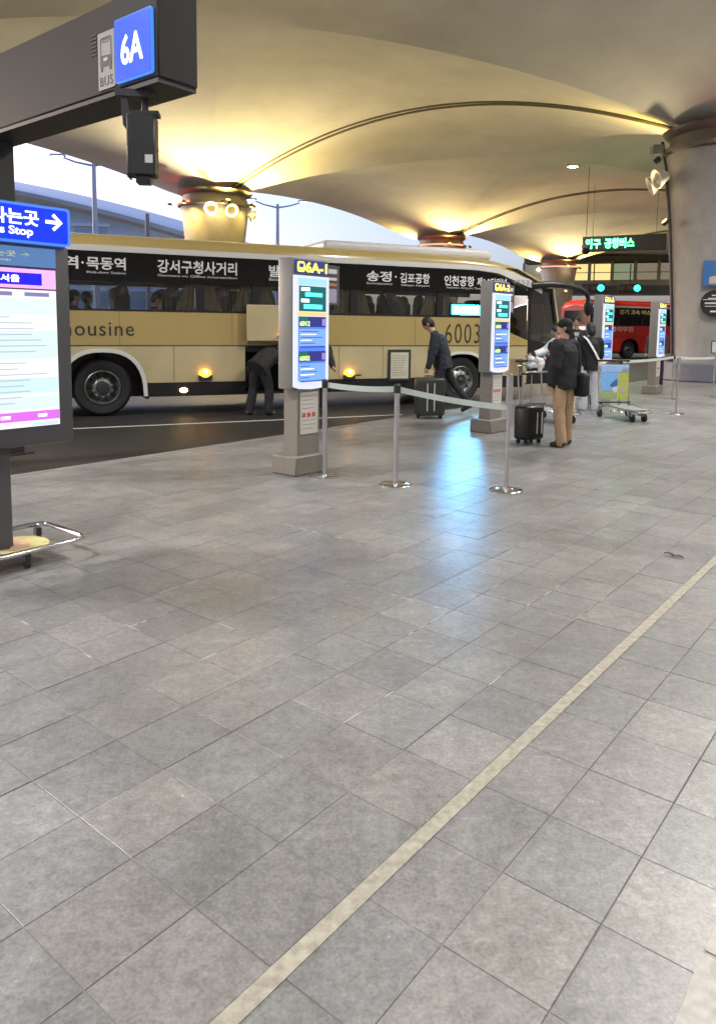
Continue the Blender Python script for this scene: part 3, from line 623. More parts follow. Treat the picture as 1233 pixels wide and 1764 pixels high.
def kiosk(loc, stop, label, rows=('6012', '6002'), big=True):
    k = empty('stop_kiosk', loc, ROT_A, label=label, cat='kiosk', group='bus stop kiosks along the bays')
    MB().box(0, .50, 0, .36, 0, .20, bev=.012).build('plinth', M_TAUPE, k)
    MB().box(.09, .43, .07, .26, .19, .95).build('pedestal', M_TAUPE, k)
    MB().box(-.02, .54, .05, .24, .90, 2.235, bev=.015, seg=2).build('housing', M_KBODY, k)
    fr = MB().xz([(0, 2.06), (0, .93), (.08, .905), (.26, .893), (.44, .905), (.52, .93), (.52, 2.06)], .022, .032).build('lit_frame', M_KWH, k)
    hd = MB().box(.02, .525, .036, .052, 2.075, 2.215).build('header', M_NAVY, k)
    ic = MB().xz(rrect(.05, .155, 2.095, 2.20, .025), .03, .005).build('bus_icon', M_YEL, hd)
    MB().xz(rrect(.07, .135, 2.14, 2.18, .01), .026, .003).build('icon_window', M_NAVY, ic)
    text(stop, hd, M_YEL, .17, .50, 2.095, 2.20, .034, bold=.03)
    sc = MB().box(.045, .475, .012, .021, 1.965, 2.035).build('blue_bar', M_LBL, fr)
    s1 = MB().box(.06, .46, .010, .021, 1.70, 1.955).build('led_board', M_TEAL, fr)
    for z, x0, x1, m, h in ((1.905, .08, .21, M_WHT, .035), (1.85, .14, .40, M_CYT, .04), (1.79, .08, .20, M_WHT, .035), (1.725, .12, .40, M_CYT, .045)):
        MB().box(x0, x1, .0075, .0095, z, z + h).build('led_row', m, s1)
    MB().box(.03, .49, .012, .021, 1.655, 1.69).build('orange_strip', M_ORG, fr)
    s2 = MB().box(.05, .46, .012, .021, .985, 1.645).build('screen', M_BLU, fr)
    for i, z in enumerate((1.645, 1.29)):
        MB().box(.05, .46, .009, .0115, z - .105, z).build('title_row', M_DBL, s2)
        MB().box(.05, .18, .006, .0085, z - .04, z - .006).build('tag_row', M_DGR, s2)
        text(rows[i], s2, M_GRN, .06, .21, z - .095, z - .045, .0085, bold=.02)
        MB().box(.40, .45, .006, .0085, z - .09, z - .02).build('side_note', pm('mauve_row', (.2, .15, .4), .4, emis=(.3, .2, .6), es=.3), s2)
        MB().box(.055, .455, .009, .0115, z - .30, z - .125).build('map_block', M_LBB, s2)
        for m_ in range(5): MB().box(.075, .075 + random.uniform(.12, .33), .0065, .0088, z - .155 - m_ * .03, z - .148 - m_ * .03).build('route_text', M_WHT if m_ % 2 else M_DBL, s2)
        MB().box(.07, .44, .006, .0085, z - .315, z - .305).build('route_line', M_DBL, s2)
    pn = MB().box(.56, .78, .10, .13, 1.78, 2.20).build('side_flag', pm('flag_panel', (.10, .10, .12), .3), k)
    for z, h, m in ((2.11, .05, M_WHITE), (2.04, .03, M_WHITE), (1.98, .03, pm('orange_print', (.6, .2, .08), .5)), (1.80, .15, pm('lilac_print', (.4, .38, .5), .5))):
        MB().box(.59, .73, .094, .0995, z, z + h).build('flag_print', m, pn)
    nt_ = MB().box(.13, .40, .062, .069, .42, .86).build('notice', pm('notice_paper', (.62, .59, .55), .6), k)
    for i in range(3): MB().box(.16 + i * .075, .205 + i * .075, .058, .0615, .60, .645).build('notice_picture', pm('red_print', (.5, .10, .05), .6), nt_)
    for i in range(9):
        if 3 < i < 6: continue
        MB().box(.155, .37 - random.uniform(0, .06), .0595, .0615, .82 - i * .043, .826 - i * .043).build('notice_line', pm('grey_print', (.35, .33, .32), .6), nt_)
    return k
kiosk((-.63, 7.45, 0), '6A-1', 'nearest stop kiosk, headed 6A-1, with tall lit blue route screens')
kiosk((1.96, 10.72, 0), '6A-2', 'second stop kiosk, headed 6A-2, behind the black carry-on suitcase', ('6003', '6003'))
kiosk((4.86, 14.65, 0), '6A-3', 'third stop kiosk, behind the woman in pale trousers', ('6005', '6100'))
kiosk((7.25, 17.85, 0), '6A-4', 'farthest stop kiosk, right in front of the red coach', ('6006', '6300'))

# ------------------------------------------------------------------ large route display at the left edge
st = empty('information_display', AB(2.1, 4.70), ROT_A, label='large free-standing information screen under a blue bus stop sign', cat='display')
M_DFR = pm('display_frame', (.085, .085, .09), .4, var=.06)
MB().box(-.50, .535, -.13, .04, .76, 2.045, bev=.02, seg=2).build('housing', M_DFR, st)
SCL = em('white_screen', (.93, .97, 1.0), .85)
scr = MB().box(-.40, .43, -.137, -.131, .885, 1.755).build('screen', SCL, st)
for z0, z1, c, s_ in ((1.60, 1.70, (.78, .90, 1), .78), (1.32, 1.50, (.74, .93, .97), .78), (1.10, 1.2, (.68, .92, .97), .76), (1.0, 1.08, (.78, .92, 1), .76)):
    MB().box(-.39, .425, -.1395, -.1375, z0, z1).build('timetable_band', em('band_%d' % int(z0 * 100), c, s_), scr)
for k in range(16):
    z = 1.58 - k * .036
    if 1.31 < z < 1.33: continue
    MB().box(-.37, random.uniform(.1, .36), -.1415, -.1398, z, z + .007).build('timetable_line', em('faint_line', (.62, .70, .78), .6), scr)
MB().box(-.40, .43, -.1405, -.1376, .925, .985).build('magenta_bar', em('magenta_bar', (.62, .14, .75), 1.0), scr)
for x in (-.2, .04, .28): MB().box(x, x + .06, -.1425, -.141, .945, .965).build('bar_icon', M_WHT, scr)
MB().box(.24, .415, -.1425, -.1376, .89, .912).build('footer', em('footer_blue', (.5, .6, 1), 1.1), scr)
pk = MB().box(-.40, .43, -.138, -.1312, 1.765, 1.885).build('pink_header', em('pink_header', (.95, .38, .85), 1.1), st)
bl = MB().box(-.40, .335, -.142, -.1385, 1.785, 1.86).build('destination_bar', em('deep_blue', (.01, .01, .65), 1.1), pk)
text('서울', bl, M_WHT, .07, .19, 1.80, 1.845, -.1425, bold=.02)
for x in (-.16, .08, .32): MB().box(x - .1, x + .06, -.1425, -.1376, 1.715, 1.74).build('tab', em('tab_grey', (.22, .2, .4), .9), scr)
text('경유', scr, em('indigo_text', (.1, .05, .5), .8), -.1, -.02, 1.665, 1.695, -.1405, bold=.02)
sb = MB().box(-.44, .435, -.137, -.131, 1.90, 2.02).build('dim_panel', em('dim_blue_panel', (.10, .22, .48), .75), st)
text('타는곳 →', sb, em('pale_yellow', (.75, .72, .35), .55), -.02, .26, 1.955, 1.99, -.1385, bold=.01)
text('Bus Stop', sb, MATS['pale_yellow'], -.08, .14, 1.925, 1.942, -.1385, bold=.01)
hb = MB().xz(rrect(-.55, .53, 2.045, 2.285, .02), -.16, .05).build('header_sign', em('header_rim', (.08, .25, .90), .8), st)
MB().xz(rrect(-.535, .51, 2.058, 2.268, .015), -.1635, .003).build('header_face', em('header_blue', (.003, .035, .80), 1.0), hb)
text('버스 타는곳', hb, M_WHT, -.22, .315, 2.15, 2.245, -.165, bold=.025)
text('Bus Stop', hb, M_WHT, -.02, .275, 2.075, 2.14, -.165, bold=.02)
q = MB(); q.tube([(.36, -.166, 2.188), (.46, -.166, 2.188)], .011, 8); q.tube([(.41, -.166, 2.235), (.463, -.166, 2.188), (.41, -.166, 2.142)], .011, 8); q.build('arrow', M_WHT, hb)
MB().box(.0, .13, -.06, .04, .10, .78, bev=.008).build('post', M_DFR, st)
bs = MB(); zt = .115
loop = [(-.55, -.27), (.42, -.27), (.50, -.25), (.53, -.18), (.53, .22), (.50, .29), (.42, .31), (-.55, .31)]
bs.tube([(x, y, zt) for x, y in loop], .017, 10); bs.build('base_tube', M_CHROME, st)
MB().box(-.5, .36, -.24, .28, .085, .10, bev=.005).build('base_plate', M_GREY, st)
MB().lathe([(.001, .1035), (.2, .1035), (.2, .1015)], 36, o=(.16, -.03, 0)).build('sticker', pm('yellow_sticker', (.55, .50, .22), .5, var=.3, scale=9), st)
MB().lathe([(.001, .1065), (.12, .1065), (.12, .1036)], 30, o=(.12, -.03, 0)).build('sticker_centre', pm('coral_sticker', (.58, .34, .25), .5, var=.3, scale=12), st)
MB().tube([(-.05, -.06, .11), (.08, -.10, .112), (.13, -.03, .112), (.06, .02, .112)], .006, 6).build('cable', M_BLACK, st)
for x, y in ((.12, -.24), (.45, .25), (-.45, -.22), (-.45, .25)):
    c = MB().cyl((x - .012, y, .03), (x + .012, y, .03), .03, n=14).build('castor', M_RUB, st)
    MB().box(x - .02, x + .02, y - .02, y + .02, .05, .105).build('castor_fork', M_DARK, c)

# ------------------------------------------------------------------ overhead stop sign beam
bm_ = empty('overhead_sign', AB(3.93, 5.34, 0), ROT_S, label='grey overhead sign box with the lit blue 6A panel at upper left', cat='sign')
M_BEAM = pm('sign_box_grey', (.034, .033, .032), .6, var=.08, scale=1.5, spec=.2); M_BEAMD = pm('sign_box_soffit', (.03, .03, .03), .5)
MB().box(-4.2, 0, 0, .42, 3.612, 4.38, bev=.015).build('box', M_BEAM, bm_)
MB().box(-4.19, -.02, .01, .41, 3.575, 3.611).build('soffit', M_BEAMD, bm_)
bp_ = MB().xz(rrect(-.575, -.06, 3.66, 4.17, .02), -.03, .03).build('stop_panel', em('stop_blue', (.004, .075, .70), .95), bm_)
MB().xz(rrect(-.585, -.05, 3.65, 4.18, .022), -.026, .024).build('panel_rim', em('stop_rim', (.05, .25, .95), .9), bm_)
text('6A', bp_, em('stop_white', (.75, .9, 1), 1.7), -.485, -.165, 3.78, 4.03, -.031, bold=.02)
wp = MB().box(-.87, -.615, -.012, .0, 3.645, 4.135).build('bus_plate', pm('plate_grey', (.30, .295, .28), .5), bm_)
q = MB()
def ring(x0, x1, z0, z1, t, r=.02): 
    o_ = rrect(x0, x1, z0, z1, r); i_ = rrect(x0 + t, x1 - t, z0 + t, z1 - t, r * .7); n = len(o_)
    vs = [(x, -.014, z) for x, z in o_] + [(x, -.014, z) for x, z in i_]
    return vs, [(k, (k + 1) % n, (k + 1) % n + n, k + n) for k in range(n)]
M_PIC = pm('pictogram_grey', (.07, .07, .07), .5)
for args in ((-.83, -.655, 3.84, 4.09, .014), (-.80, -.685, 4.045, 4.075, .008)):
    q = MB(); q.add(*ring(*args)); q.build('pictogram_outline', M_PIC, wp)
q = MB(); q.xz([(-.83, 3.84), (-.655, 3.84), (-.655, 3.925), (-.83, 3.94)], -.0155, .002); q.build('pictogram_front', M_PIC, wp)
MB().box(-.775, -.71, -.018, -.016, 3.885, 3.91).build('pictogram_grille', pm('plate_light', (.5, .5, .47), .5), wp)
for x in (-.825, -.69): MB().box(x, x + .03, -.0155, -.0135, 3.80, 3.84).build('pictogram_wheel', M_PIC, wp)
text('BUS', wp, M_PIC, -.84, -.645, 3.675, 3.755, -.0125, bold=-.005, space=1.1)
for k in range(6): MB().box(-.99, -.90, -.006, .001, 3.97 + k * .034, 3.982 + k * .034).build('vent_slot', M_BEAMD, bm_)
MB().box(-3.37, -3.15, .1, .32, 0, 3.58).build('post', M_BEAMD, bm_)
MB().box(-3.45, -3.07, .02, .4, 0, .02).build('base_plate', M_DARK, bm_)
# scanner hung below the beam
cc = empty('hanging_scanner', AB(4.05, 5.62, 3.58), R(6), label='black box camera hanging under the end of the overhead sign', cat='camera')
MB().box(-.30, .02, -.02, .16, -.06, .0).build('mount_plate', M_DARK, cc)
q = MB(); q.xz([(-.26, -.05), (-.20, -.05), (-.17, -.32), (-.20, -.36), (-.24, -.30)], .0, .02); q.build('bracket', M_DARK, cc)
MB().tube([(-.06, .06, -.02), (-.06, .06, -.2)], .03, 10).build('neck', M_DARK, cc)
q = MB().box(-.21, .03, -.02, .20, -.72, -.20, bev=.01); hb2 = q.build('case', pm('black_case', (.022, .022, .024), .45, var=.15), cc)
MB().box(-.212, .032, -.022, .202, -.47, -.465).build('case_seam', M_DARK, hb2)
MB().box(-.145, -.02, .01, .15, -.79, -.72, bev=.008).build('lens_hood', M_BLACK, cc)
MB().box(-.055, .012, -.0235, -.0205, -.62, -.55).build('sticker', M_WHITE, hb2)
MB().box(-.215, -.20, .0, .16, -.74, -.70).build('case_lip', M_DARK, hb2)
MB().box(-.26, .06, .02, .16, -.20, -.165).build('hinge_plate', M_DARK, cc)

# ------------------------------------------------------------------ queue posts
M_BELT = pm('pale_belt', (.56, .62, .57), .6, var=.05)
def post(loc, label, h=1.0, tall=False, belt=None, zb=None):
    o = empty('queue_post', (loc[0], loc[1], 0), label=label, cat='queue post', group='steel queue posts with belts')
    MB().lathe([(.001, .03), (.035, .03), (.06, .024), (.15, .016), (.16, .008), (.16, 0), (.001, 0)], 32).build('base', M_CHROME, o)
    zh = h - (.30 if tall else .09)
    MB().cyl((0, 0, .02), (0, 0, zh), .020 if tall else .026, n=16).build('pole', M_STEEL, o)
    MB().lathe([(.001, zh), (.030, zh), (.034, zh + .01), (.034, h - .012), (.024, h), (.001, h)], 20).build('head', M_STEEL if tall else M_DARK, o)
    if belt:
        d = Vector((belt[0] - loc[0], belt[1] - loc[1], 0)); z0 = zb or h - .05; z1 = belt[2]; rows = []
        nrm = Vector((-d.y, d.x, 0)).normalized() * .0015
        for k in range(13):
            t = k / 12; p = d * t; z = z0 + (z1 - z0) * t - .02 * 4 * t * (1 - t)
            rows.append([(p.x, p.y, z - .028), (p.x, p.y, z + .028)])
        q = MB(); 
        for sg in (-1, 1): q.grid([[(x + nrm.x * sg, y + nrm.y * sg, z) for x, y, z in r_] for r_ in rows])
        q.build('belt', M_BELT, o)
    return o
P1, P2, P3 = (-.34, 7.53), (.38, 7.14), (1.43, 6.94)
post(P2, 'middle of the three near queue posts, dark head, belts to both sides', 1.0, belt=(P1[0], P1[1], .955))
post(P1, 'near queue post standing against the nearest stop kiosk', 1.01)
p3 = post(P3, 'near queue post with a tall bare head, in front of the second stop kiosk', 1.125, tall=True, belt=(P2[0], P2[1], .95), zb=.80)
post((5.93, 13.65), 'far queue post standing alone right of the picture-panel trolley', 1.06, tall=True)
post((4.95, 13.9), 'queue post behind the picture-panel luggage trolley', 1.0, belt=(7.1, 16.6, .95))
post((7.1, 16.6), 'queue post beside the pedestal of the farthest stop kiosk', 1.0)
p6 = post((8.41, 17.39), 'queue post carrying a framed notice at the right edge', 1.05, tall=True, belt=(7.1, 16.6, .95), zb=.92)
nn = MB().box(-.11, .11, -.03, -.005, 1.02, 1.32).build('notice_frame', M_DARK, p6); nn.rotation_euler = (0, 0, R(-25))
MB().box(-.085, .085, -.034, -.0305, 1.045, 1.295).build('notice_sheet', pm('notice_paper', (.62, .59, .55), .6), nn)

# ------------------------------------------------------------------ luggage trolleys
def trolley(loc, rz, label, panel=True):
    t = empty('luggage_trolley', (loc[0], loc[1], 0), rz, label=label, cat='trolley', group='airport luggage trolleys')
    for s in (-1, 1):
        MB().tube([(s * .29, .10, .20), (s * .29, .16, .55), (s * .29, .20, .98)], .014, 8).build('upright', M_STEEL, t)
        MB().tube([(s * .27, .12, .24), (s * .25, -.30, .22), (s * .18, -.75, .19), (s * .10, -.86, .18)], .014, 8).build('side_rail', M_STEEL, t)
    MB().tube([(-.32, .2, 1.0), (.32, .2, 1.0)], .022, 10).build('push_bar', M_BLACK, t)
    MB().tube([(-.29, .19, .93), (.29, .19, .93)], .012, 8).build('cross_bar', M_CHROME, t)
    MB().tube([(-.32, .1, .26), (.32, .1, .26)], .014, 8).build('bumper', M_DARK, t)
    MB().box(-.18, .18, -.72, .05, .20, .215, bev=.004).build('deck', pm('deck_grey', (.30, .31, .30), .5, var=.1), t)
    MB().tube([(-.10, -.86, .18), (0, -.9, .18), (.10, -.86, .18)], .014, 8).build('nose_rail', M_STEEL, t)
    MB().xz([(-.17, .10), (.17, .10), (.18, .18), (-.18, .18)], -.62, .02).build('bumper_plate', M_STEEL, t)
    for x, y in ((-.28, .1), (.28, .1), (-.11, -.66), (.11, -.66)):
        c = MB().cyl((x - .017, y, .07), (x + .017, y, .07), .07, n=16).build('castor', M_RUB, t)
        MB().box(x - .025, x + .025, y - .02, y + .02, .09, .2).build('castor_fork', M_STEEL, c)
    if panel:
        p = MB().box(-.275, .275, .125, .135, .30, .92).build('picture_panel', pm('panel_white', (.6, .65, .68), .35), t)
        for x0, x1, z0, z1, c in ((-.27, .27, .80, .91, (.30, .50, .85)), (-.27, .06, .47, .79, (.20, .45, .85)), (-.27, .06, .31, .468, (.32, .40, .20)), (.075, .27, .31, .79, (.42, .48, .10)), (.12, .27, .80, .86, (.55, .52, .55))):
            MB().box(x0, x1, .119, .1245, z0, z1).build('panel_print', pm('print_%02d%02d' % (int(c[0] * 99), int(c[2] * 99)), c, .35, var=.15, scale=18), p)
        MB().xz([(-.10, .56), (-.02, .64), (.05, .68), (.055, .55), (-.04, .52)], .1155, .003).build('panel_print', pm('print_navy', (.05, .14, .35), .35), p)
        MB().xz([(-.06, .52), (.05, .55), (.055, .46), (.0, .42), (-.03, .47)], .115, .003).build('panel_print', pm('print_white', (.6, .6, .6), .35), p)
        MB().xz(rrect(.13, .2, .42, .55, .03), .1155, .003).build('panel_print', pm('print_mauve', (.4, .38, .45), .35), p)
    return t
trolley((4.60, 13.0), R(12), 'luggage trolley with a blue and green picture panel')
t2 = trolley((3.05, 12.5), R(35), 'bare luggage trolley behind the man in the black cap', panel=False)
MB().box(-.27, .27, .02, .2, .80, .83, bev=.004).build('tray', M_STEEL, t2)
cup = empty('paper_cup', (3.06 , 12.42, .832), label='white paper cup on the bare luggage trolley', cat='cup')
MB().lathe([(.001, 0), (.032, 0), (.043, .11), (.046, .115), (.046, .125), (.001, .13)], 20).build('cup_body', pm('white_paper', (.75, .74, .72), .6), cup)
bag = MB()
for k in range(16): bag.ball((random.uniform(-.14, .14), random.uniform(-.08, .08), random.uniform(.05, .17)), random.uniform(.035, .07), 12, 8)
bag.box(-.14, .14, -.08, .08, .01, .1)
from mathutils import noise as mnoise
def remeshed(mb, name, mat, vox, smooth=3, parent=None):
    me = mb.mesh('tmp', mat); o = bpy.data.objects.new('tmp', me); COL.objects.link(o)
    m = o.modifiers.new('r', 'REMESH'); m.mode = 'VOXEL'; m.voxel_size = vox
    if smooth: s = o.modifiers.new('s', 'SMOOTH'); s.iterations = smooth; s.factor = .5
    dg = bpy.context.evaluated_depsgraph_get(); n = bpy.data.meshes.new_from_object(o.evaluated_get(dg)); n.name = name
    bpy.data.objects.remove(o); bpy.data.meshes.remove(me)
    amp, fr = {'jacket': (.016, 7.), 'trousers': (.012, 8.), 'sleeve': (.012, 9.), 'hair': (.010, 42.), 'white_bundle': (.028, 16.)}.get(name, (0, 0))
    if amp:
        off = Vector((random.random() * 9, random.random() * 9, 0)); nr = [v.normal.copy() for v in n.vertices]
        for v, q_ in zip(n.vertices, nr):
            p_ = v.co; w_ = mnoise.noise(Vector((p_.x * fr, p_.y * fr, p_.z * fr * .45)) + off); w2_ = mnoise.noise(Vector((p_.x * fr * 2.6, p_.y * fr * 2.6, p_.z * fr * 2.2)) + off)
            v.co = p_ + q_ * amp * (abs(w_) * 1.2 - .3 + .45 * w2_)
    n.materials.clear(); n.materials.append(mat); n.polygons.foreach_set('use_smooth', [True] * len(n.polygons))
    r_ = bpy.data.objects.new(name, n); COL.objects.link(r_)
    if parent: r_.parent = parent
    return r_
o = remeshed(bag, 'white_bundle', pm('white_fabric', (.62, .64, .64), .9, bump=.4, bscale=50), .012, 2); o.location = (3.02, 12.62, .87)
tag(o, 'puffy white bundle on top of the bare luggage trolley', 'bag')

# ------------------------------------------------------------------ suitcases
def suitcase(loc, rz, label, w_, d_, h_, ribs=True, handle=.0, rails=False, col=(.02, .022, .022), rails_x=(-.06, .06)):
    s = empty('suitcase', (loc[0], loc[1], 0), rz, label=label, cat='suitcase')
    m = pm('case_shell_%d' % int(w_ * 100), col, .33, var=.1)
    MB().box(-w_ / 2, w_ / 2, -d_ / 2, d_ / 2, .055, h_, bev=.045, seg=3).build('shell', m, s)
    if ribs:
        n = 11
        for k in range(n):
            x = -w_ / 2 + .05 + (w_ - .1) * k / (n - 1)
            MB().box(x - .008, x + .008, -d_ / 2 - .005, -d_ / 2 + .01, .12, h_ - .07).build('rib', m, s)
    if rails:
        for x in rails_x: MB().box(x - .008, x + .008, -d_ / 2 - .012, -d_ / 2 - .004, .14, h_ - .09).build('white_rail', pm('rail_white', (.6, .6, .58), .3), s)
    if handle:
        for x in (-.09, .09): MB().tube([(x, d_ / 2 - .06, h_ - .02), (x, d_ / 2 - .06, h_ + handle)], .009, 8).build('handle_rod', M_STEEL, s)
        MB().box(-.11, .11, d_ / 2 - .08, d_ / 2 - .04, h_ + handle - .01, h_ + handle + .02, bev=.008).build('grip', M_BLACK, s)
    MB().tube([(-.09, 0, h_ - .005), (-.08, 0, h_ + .025), (.08, 0, h_ + .025), (.09, 0, h_ - .005)], .011, 8).build('carry_handle', M_BLACK if not handle else M_STEEL, s)
    for x in (-w_ / 2 + .06, w_ / 2 - .06):
        for y in (-d_ / 2 + .05, d_ / 2 - .05):
            MB().cyl((x - .012, y, .03), (x + .012, y, .03), .03, n=12).build('wheel', M_RUB, s)
            MB().box(x - .02, x + .02, y - .015, y + .015, .035, .065).build('wheel_mount', M_BLACK, s)
    return s
suitcase((1.22, 12.55), R(4), 'large dark ribbed suitcase with two white rails, pushed by the walking man', .50, .30, .70, rails=True, col=(.035, .038, .036))
suitcase((2.32, 9.90), R(35), 'black cabin suitcase with raised handle beside the man in the black cap', .37, .24, .52, ribs=False, handle=.42, rails=True, rails_x=(.02, .11), col=(.012, .012, .013))

# ------------------------------------------------------------------ people
M_SKIN = pm('skin', (.50, .30, .21), .55, var=.05, scale=20); M_HAIR = pm('black_hair', (.012, .010, .009), .55, bump=.5, bscale=160)
M_EYE = pm('dark_eye', (.02, .015, .012), .2); M_LIP = pm('lips', (.36, .15, .12), .5)
def rotx(a): return Matrix.Rotation(a, 3, 'X')
def person(loc, rz, label, H=1.70, lean=2, spine=None, legs=((4, 4, 3), (-4, 4, 3)), arms=((5, 8, 15), (5, 8, 15)), head=(0, 0), top=None, bottom=None, shoes=None, hair='short', cap=None, coat=0., wide=0., vox=.010, seat=None, sleeve=None, vest=0, extra=None, stoop=0, z0=0.):
    """arms/legs: right then left. legs: (thigh pitch fwd, knee bend, spread); arms: (pitch fwd, spread, elbow bend)."""
    p = empty('person', (loc[0], loc[1], z0), rz, label=label, cat='person')
    s = H / 1.72; V = Vector
    spd = V((0, math.sin(R(lean)), math.cos(R(lean))))
    spu = V((0, math.sin(R(lean + stoop)), math.cos(R(lean + stoop))))
    lg = []
    for sg, (th, kb, sp) in zip((1, -1), legs):
        d1 = V((sg * math.sin(R(sp)), math.sin(R(th)), -math.cos(R(th)))).normalized(); d2 = V((sg * math.sin(R(sp * .5)), math.sin(R(th - kb)), -math.cos(R(th - kb)))).normalized()
        hp = V((sg * .092, 0, 0)) * s; kn = hp + d1 * .43 * s; an = kn + d2 * .415 * s; lg.append((hp, kn, an, th - kb))
    low = min(l[2].z for l in lg); base = V((0, 0, -low + .085 * s)) if seat is None else V((0, 0, seat))
    lg = [(a + base, b + base, c + base, t) for a, b, c, t in lg]; pel = base + V((0, 0, .02 * s))
    waist = pel + spd * .17 * s; chest = waist + (spd + spu).normalized() * .20 * s; nb = chest + spu * .16 * s
    nd = V((0, math.sin(R(lean * .4 + stoop * .7 + head[0] * .5)), math.cos(R(lean * .4 + stoop * .7 + head[0] * .5))))
    hc = nb + nd * .205 * s; HM = Matrix.Rotation(R(head[1]), 3, 'Z') @ rotx(-R(lean * .3 + stoop * .3 + head[0]))
    am = []
    for sg, (pt, ab_, eb) in zip((1, -1), arms):
        sh = nb - spu * .055 * s + V((sg * .178 * s, 0, 0))
        f_ = lambda q_, a_: V((sg * math.sin(R(a_)), math.sin(R(q_)) * math.cos(R(a_)), -math.cos(R(q_)) * math.cos(R(a_))))
        el = sh + f_(pt, ab_) * .285 * s; wr = el + f_(pt + eb, ab_ * .3) * .25 * s; am.append((sh, el, wr, (wr - el).normalized(), sg))
    def limb(mb, a, b, r0, r1, n=12):
        mb.tube([a, b], [r0, r1], n); mb.ball(a, r0, n, 8); mb.ball(b, r1, n, 8)
    def loft(mb, rings, n=20):
        vs = []; 
        for cpt_, ax_, rx_, ry_ in rings:
            ax_ = ax_.normalized(); yd = V((0, ax_.z, -ax_.y))
            vs += [cpt_ + V((1, 0, 0)) * rx_ * math.cos(2 * math.pi * k / n) + yd * ry_ * math.sin(2 * math.pi * k / n) for k in range(n)]
        m = len(rings)
        mb.add(vs, [(i * n + k, i * n + (k + 1) % n, (i + 1) * n + (k + 1) % n, (i + 1) * n + k) for i in range(m - 1) for k in range(n)] + [tuple(range(n - 1, -1, -1)), tuple(range((m - 1) * n, m * n))])
    # one continuous body
    bd = MB()
    bd.ball(pel, (.15 * s, .105 * s, .12 * s)); limb(bd, pel, waist, .115 * s, .11 * s); bd.ball(waist, (.135 * s, .095 * s, .13 * s)); limb(bd, waist, chest, .11 * s, .12 * s)
    bd.ball(chest, (.165 * s, .11 * s, .17 * s)); limb(bd, nb - spu * .03, hc - nd * .06 * s, .057 * s, .052 * s)
    for sh, el, wr, hd_, sg in am:
        limb(bd, nb - spu * .04 * s, sh, .06 * s, .058 * s); limb(bd, sh, el, .052 * s, .04 * s); limb(bd, el, wr, .04 * s, .027 * s)
        side = V((0, 1, 0)) - hd_ * hd_.y; side = side.normalized() if side.length > .2 else V((0, 0, 1)); nrm_ = hd_.cross(side).normalized()
        limb(bd, wr, wr + hd_ * .075 * s, .027 * s, .034 * s)
        for k, ln in enumerate((.07, .082, .078, .06)):
            b0_ = wr + hd_ * .085 * s + side * (.030 - .02 * k) * s; m_ = b0_ + hd_ * ln * .5 * s; e_ = m_ + (hd_ * .75 - nrm_ * sg * -.66).normalized() * ln * .5 * s
            limb(bd, b0_, m_, .0105 * s, .0100 * s, 8); limb(bd, m_, e_, .0100 * s, .0088 * s, 8)
        b0_ = wr + hd_ * .035 * s + side * .028 * s; limb(bd, b0_, b0_ + (hd_ * .6 + side * .8).normalized() * .05 * s, .013 * s, .011 * s, 8)
    for hp, kn, an, t in lg:
        limb(bd, hp, kn, .082 * s, .056 * s); limb(bd, kn, an, .052 * s, .036 * s)
        fd = V((0, math.cos(R(min(25, max(-40, t)) * .9)), math.sin(R(min(25, max(-40, t)) * .9)))); limb(bd, an - V((0, 0, .035)) * s, an + fd * .14 * s - V((0, 0, .045)) * s, .04 * s, .03 * s)
    hm = lambda x, y, z: hc + HM @ V((x * s, y * s, z * s))
    bd.ball(hc, (.073 * s, .092 * s, .112 * s), 16, 12, HM); bd.ball(hm(0, .03, -.055), (.052 * s, .06 * s, .06 * s), 14, 10, HM)
    bd.ball(hm(0, .098, -.012), (.012 * s, .018 * s, .024 * s), 10, 8, HM)
    for sg in (1, -1): bd.ball(hm(.074 * sg, -.005, -.01), (.012 * s, .02 * s, .032 * s), 8, 8, HM)
    remeshed(bd, 'body', M_SKIN, vox * .9, 3, p)
    for sg in (1, -1):
        MB().ball(hm(.031 * sg, .083, .012), (.013 * s, .008 * s, .007 * s), 10, 6, HM).build('eye', M_EYE, p)
        MB().ball(hm(.031 * sg, .083, .032), (.019 * s, .010 * s, .004 * s), 10, 6, HM).build('eyebrow', M_HAIR, p)
    MB().ball(hm(0, .083, -.062), (.022 * s, .010 * s, .006 * s), 10, 6, HM).build('mouth', M_LIP, p)
    # clothes follow the body
    c = MB(); e = .016 + coat; mid = (spd + spu).normalized()
    loft(c, [(pel - spd * (.10 * s + coat), spd, .158 * s + e, .122 * s + e), (pel - spd * .02 * s, spd, .158 * s + e, .122 * s + e), (waist, spd, .148 * s + e, .112 * s + e), (waist.lerp(chest, .5), mid, .160 * s + e, .116 * s + e), (chest + spu * .02 * s, spu, .172 * s + e, .118 * s + e),
             (nb - spu * .075 * s, spu, .170 * s + e * .8, .10 * s + e * .8), (nb - spu * .03 * s, spu, .12 * s + e * .5, .08 * s + e * .4), (nb + spu * .015 * s, nd, .07 * s, .065 * s), (nb + nd * .045 * s, nd, .062 * s, .06 * s)])
    for sh, el, wr, hd_, sg in am: limb(c, nb - spu * .05 * s, sh, .066 * s + e * .5, .063 * s + e * .6); limb(c, sh, el, .058 * s + e, .047 * s + e)
    tg = c
    for sh, el, wr, hd_, sg in am: limb(tg, el, wr - hd_ * .005, .046 * s + e * .9, .034 * s + e * .7)
    jk = remeshed(c, 'jacket', top, vox, 4, p)
    if sleeve:
        for sh, el, wr, hd_, sg in am:
            q_ = MB(); limb(q_, sh + V((sg * .012, 0, .005)), el, .064 * s + e, .054 * s + e); limb(q_, el, el.lerp(wr, .6), .054 * s + e, .046 * s + e); remeshed(q_, 'sleeve', sleeve, vox, 3, p)
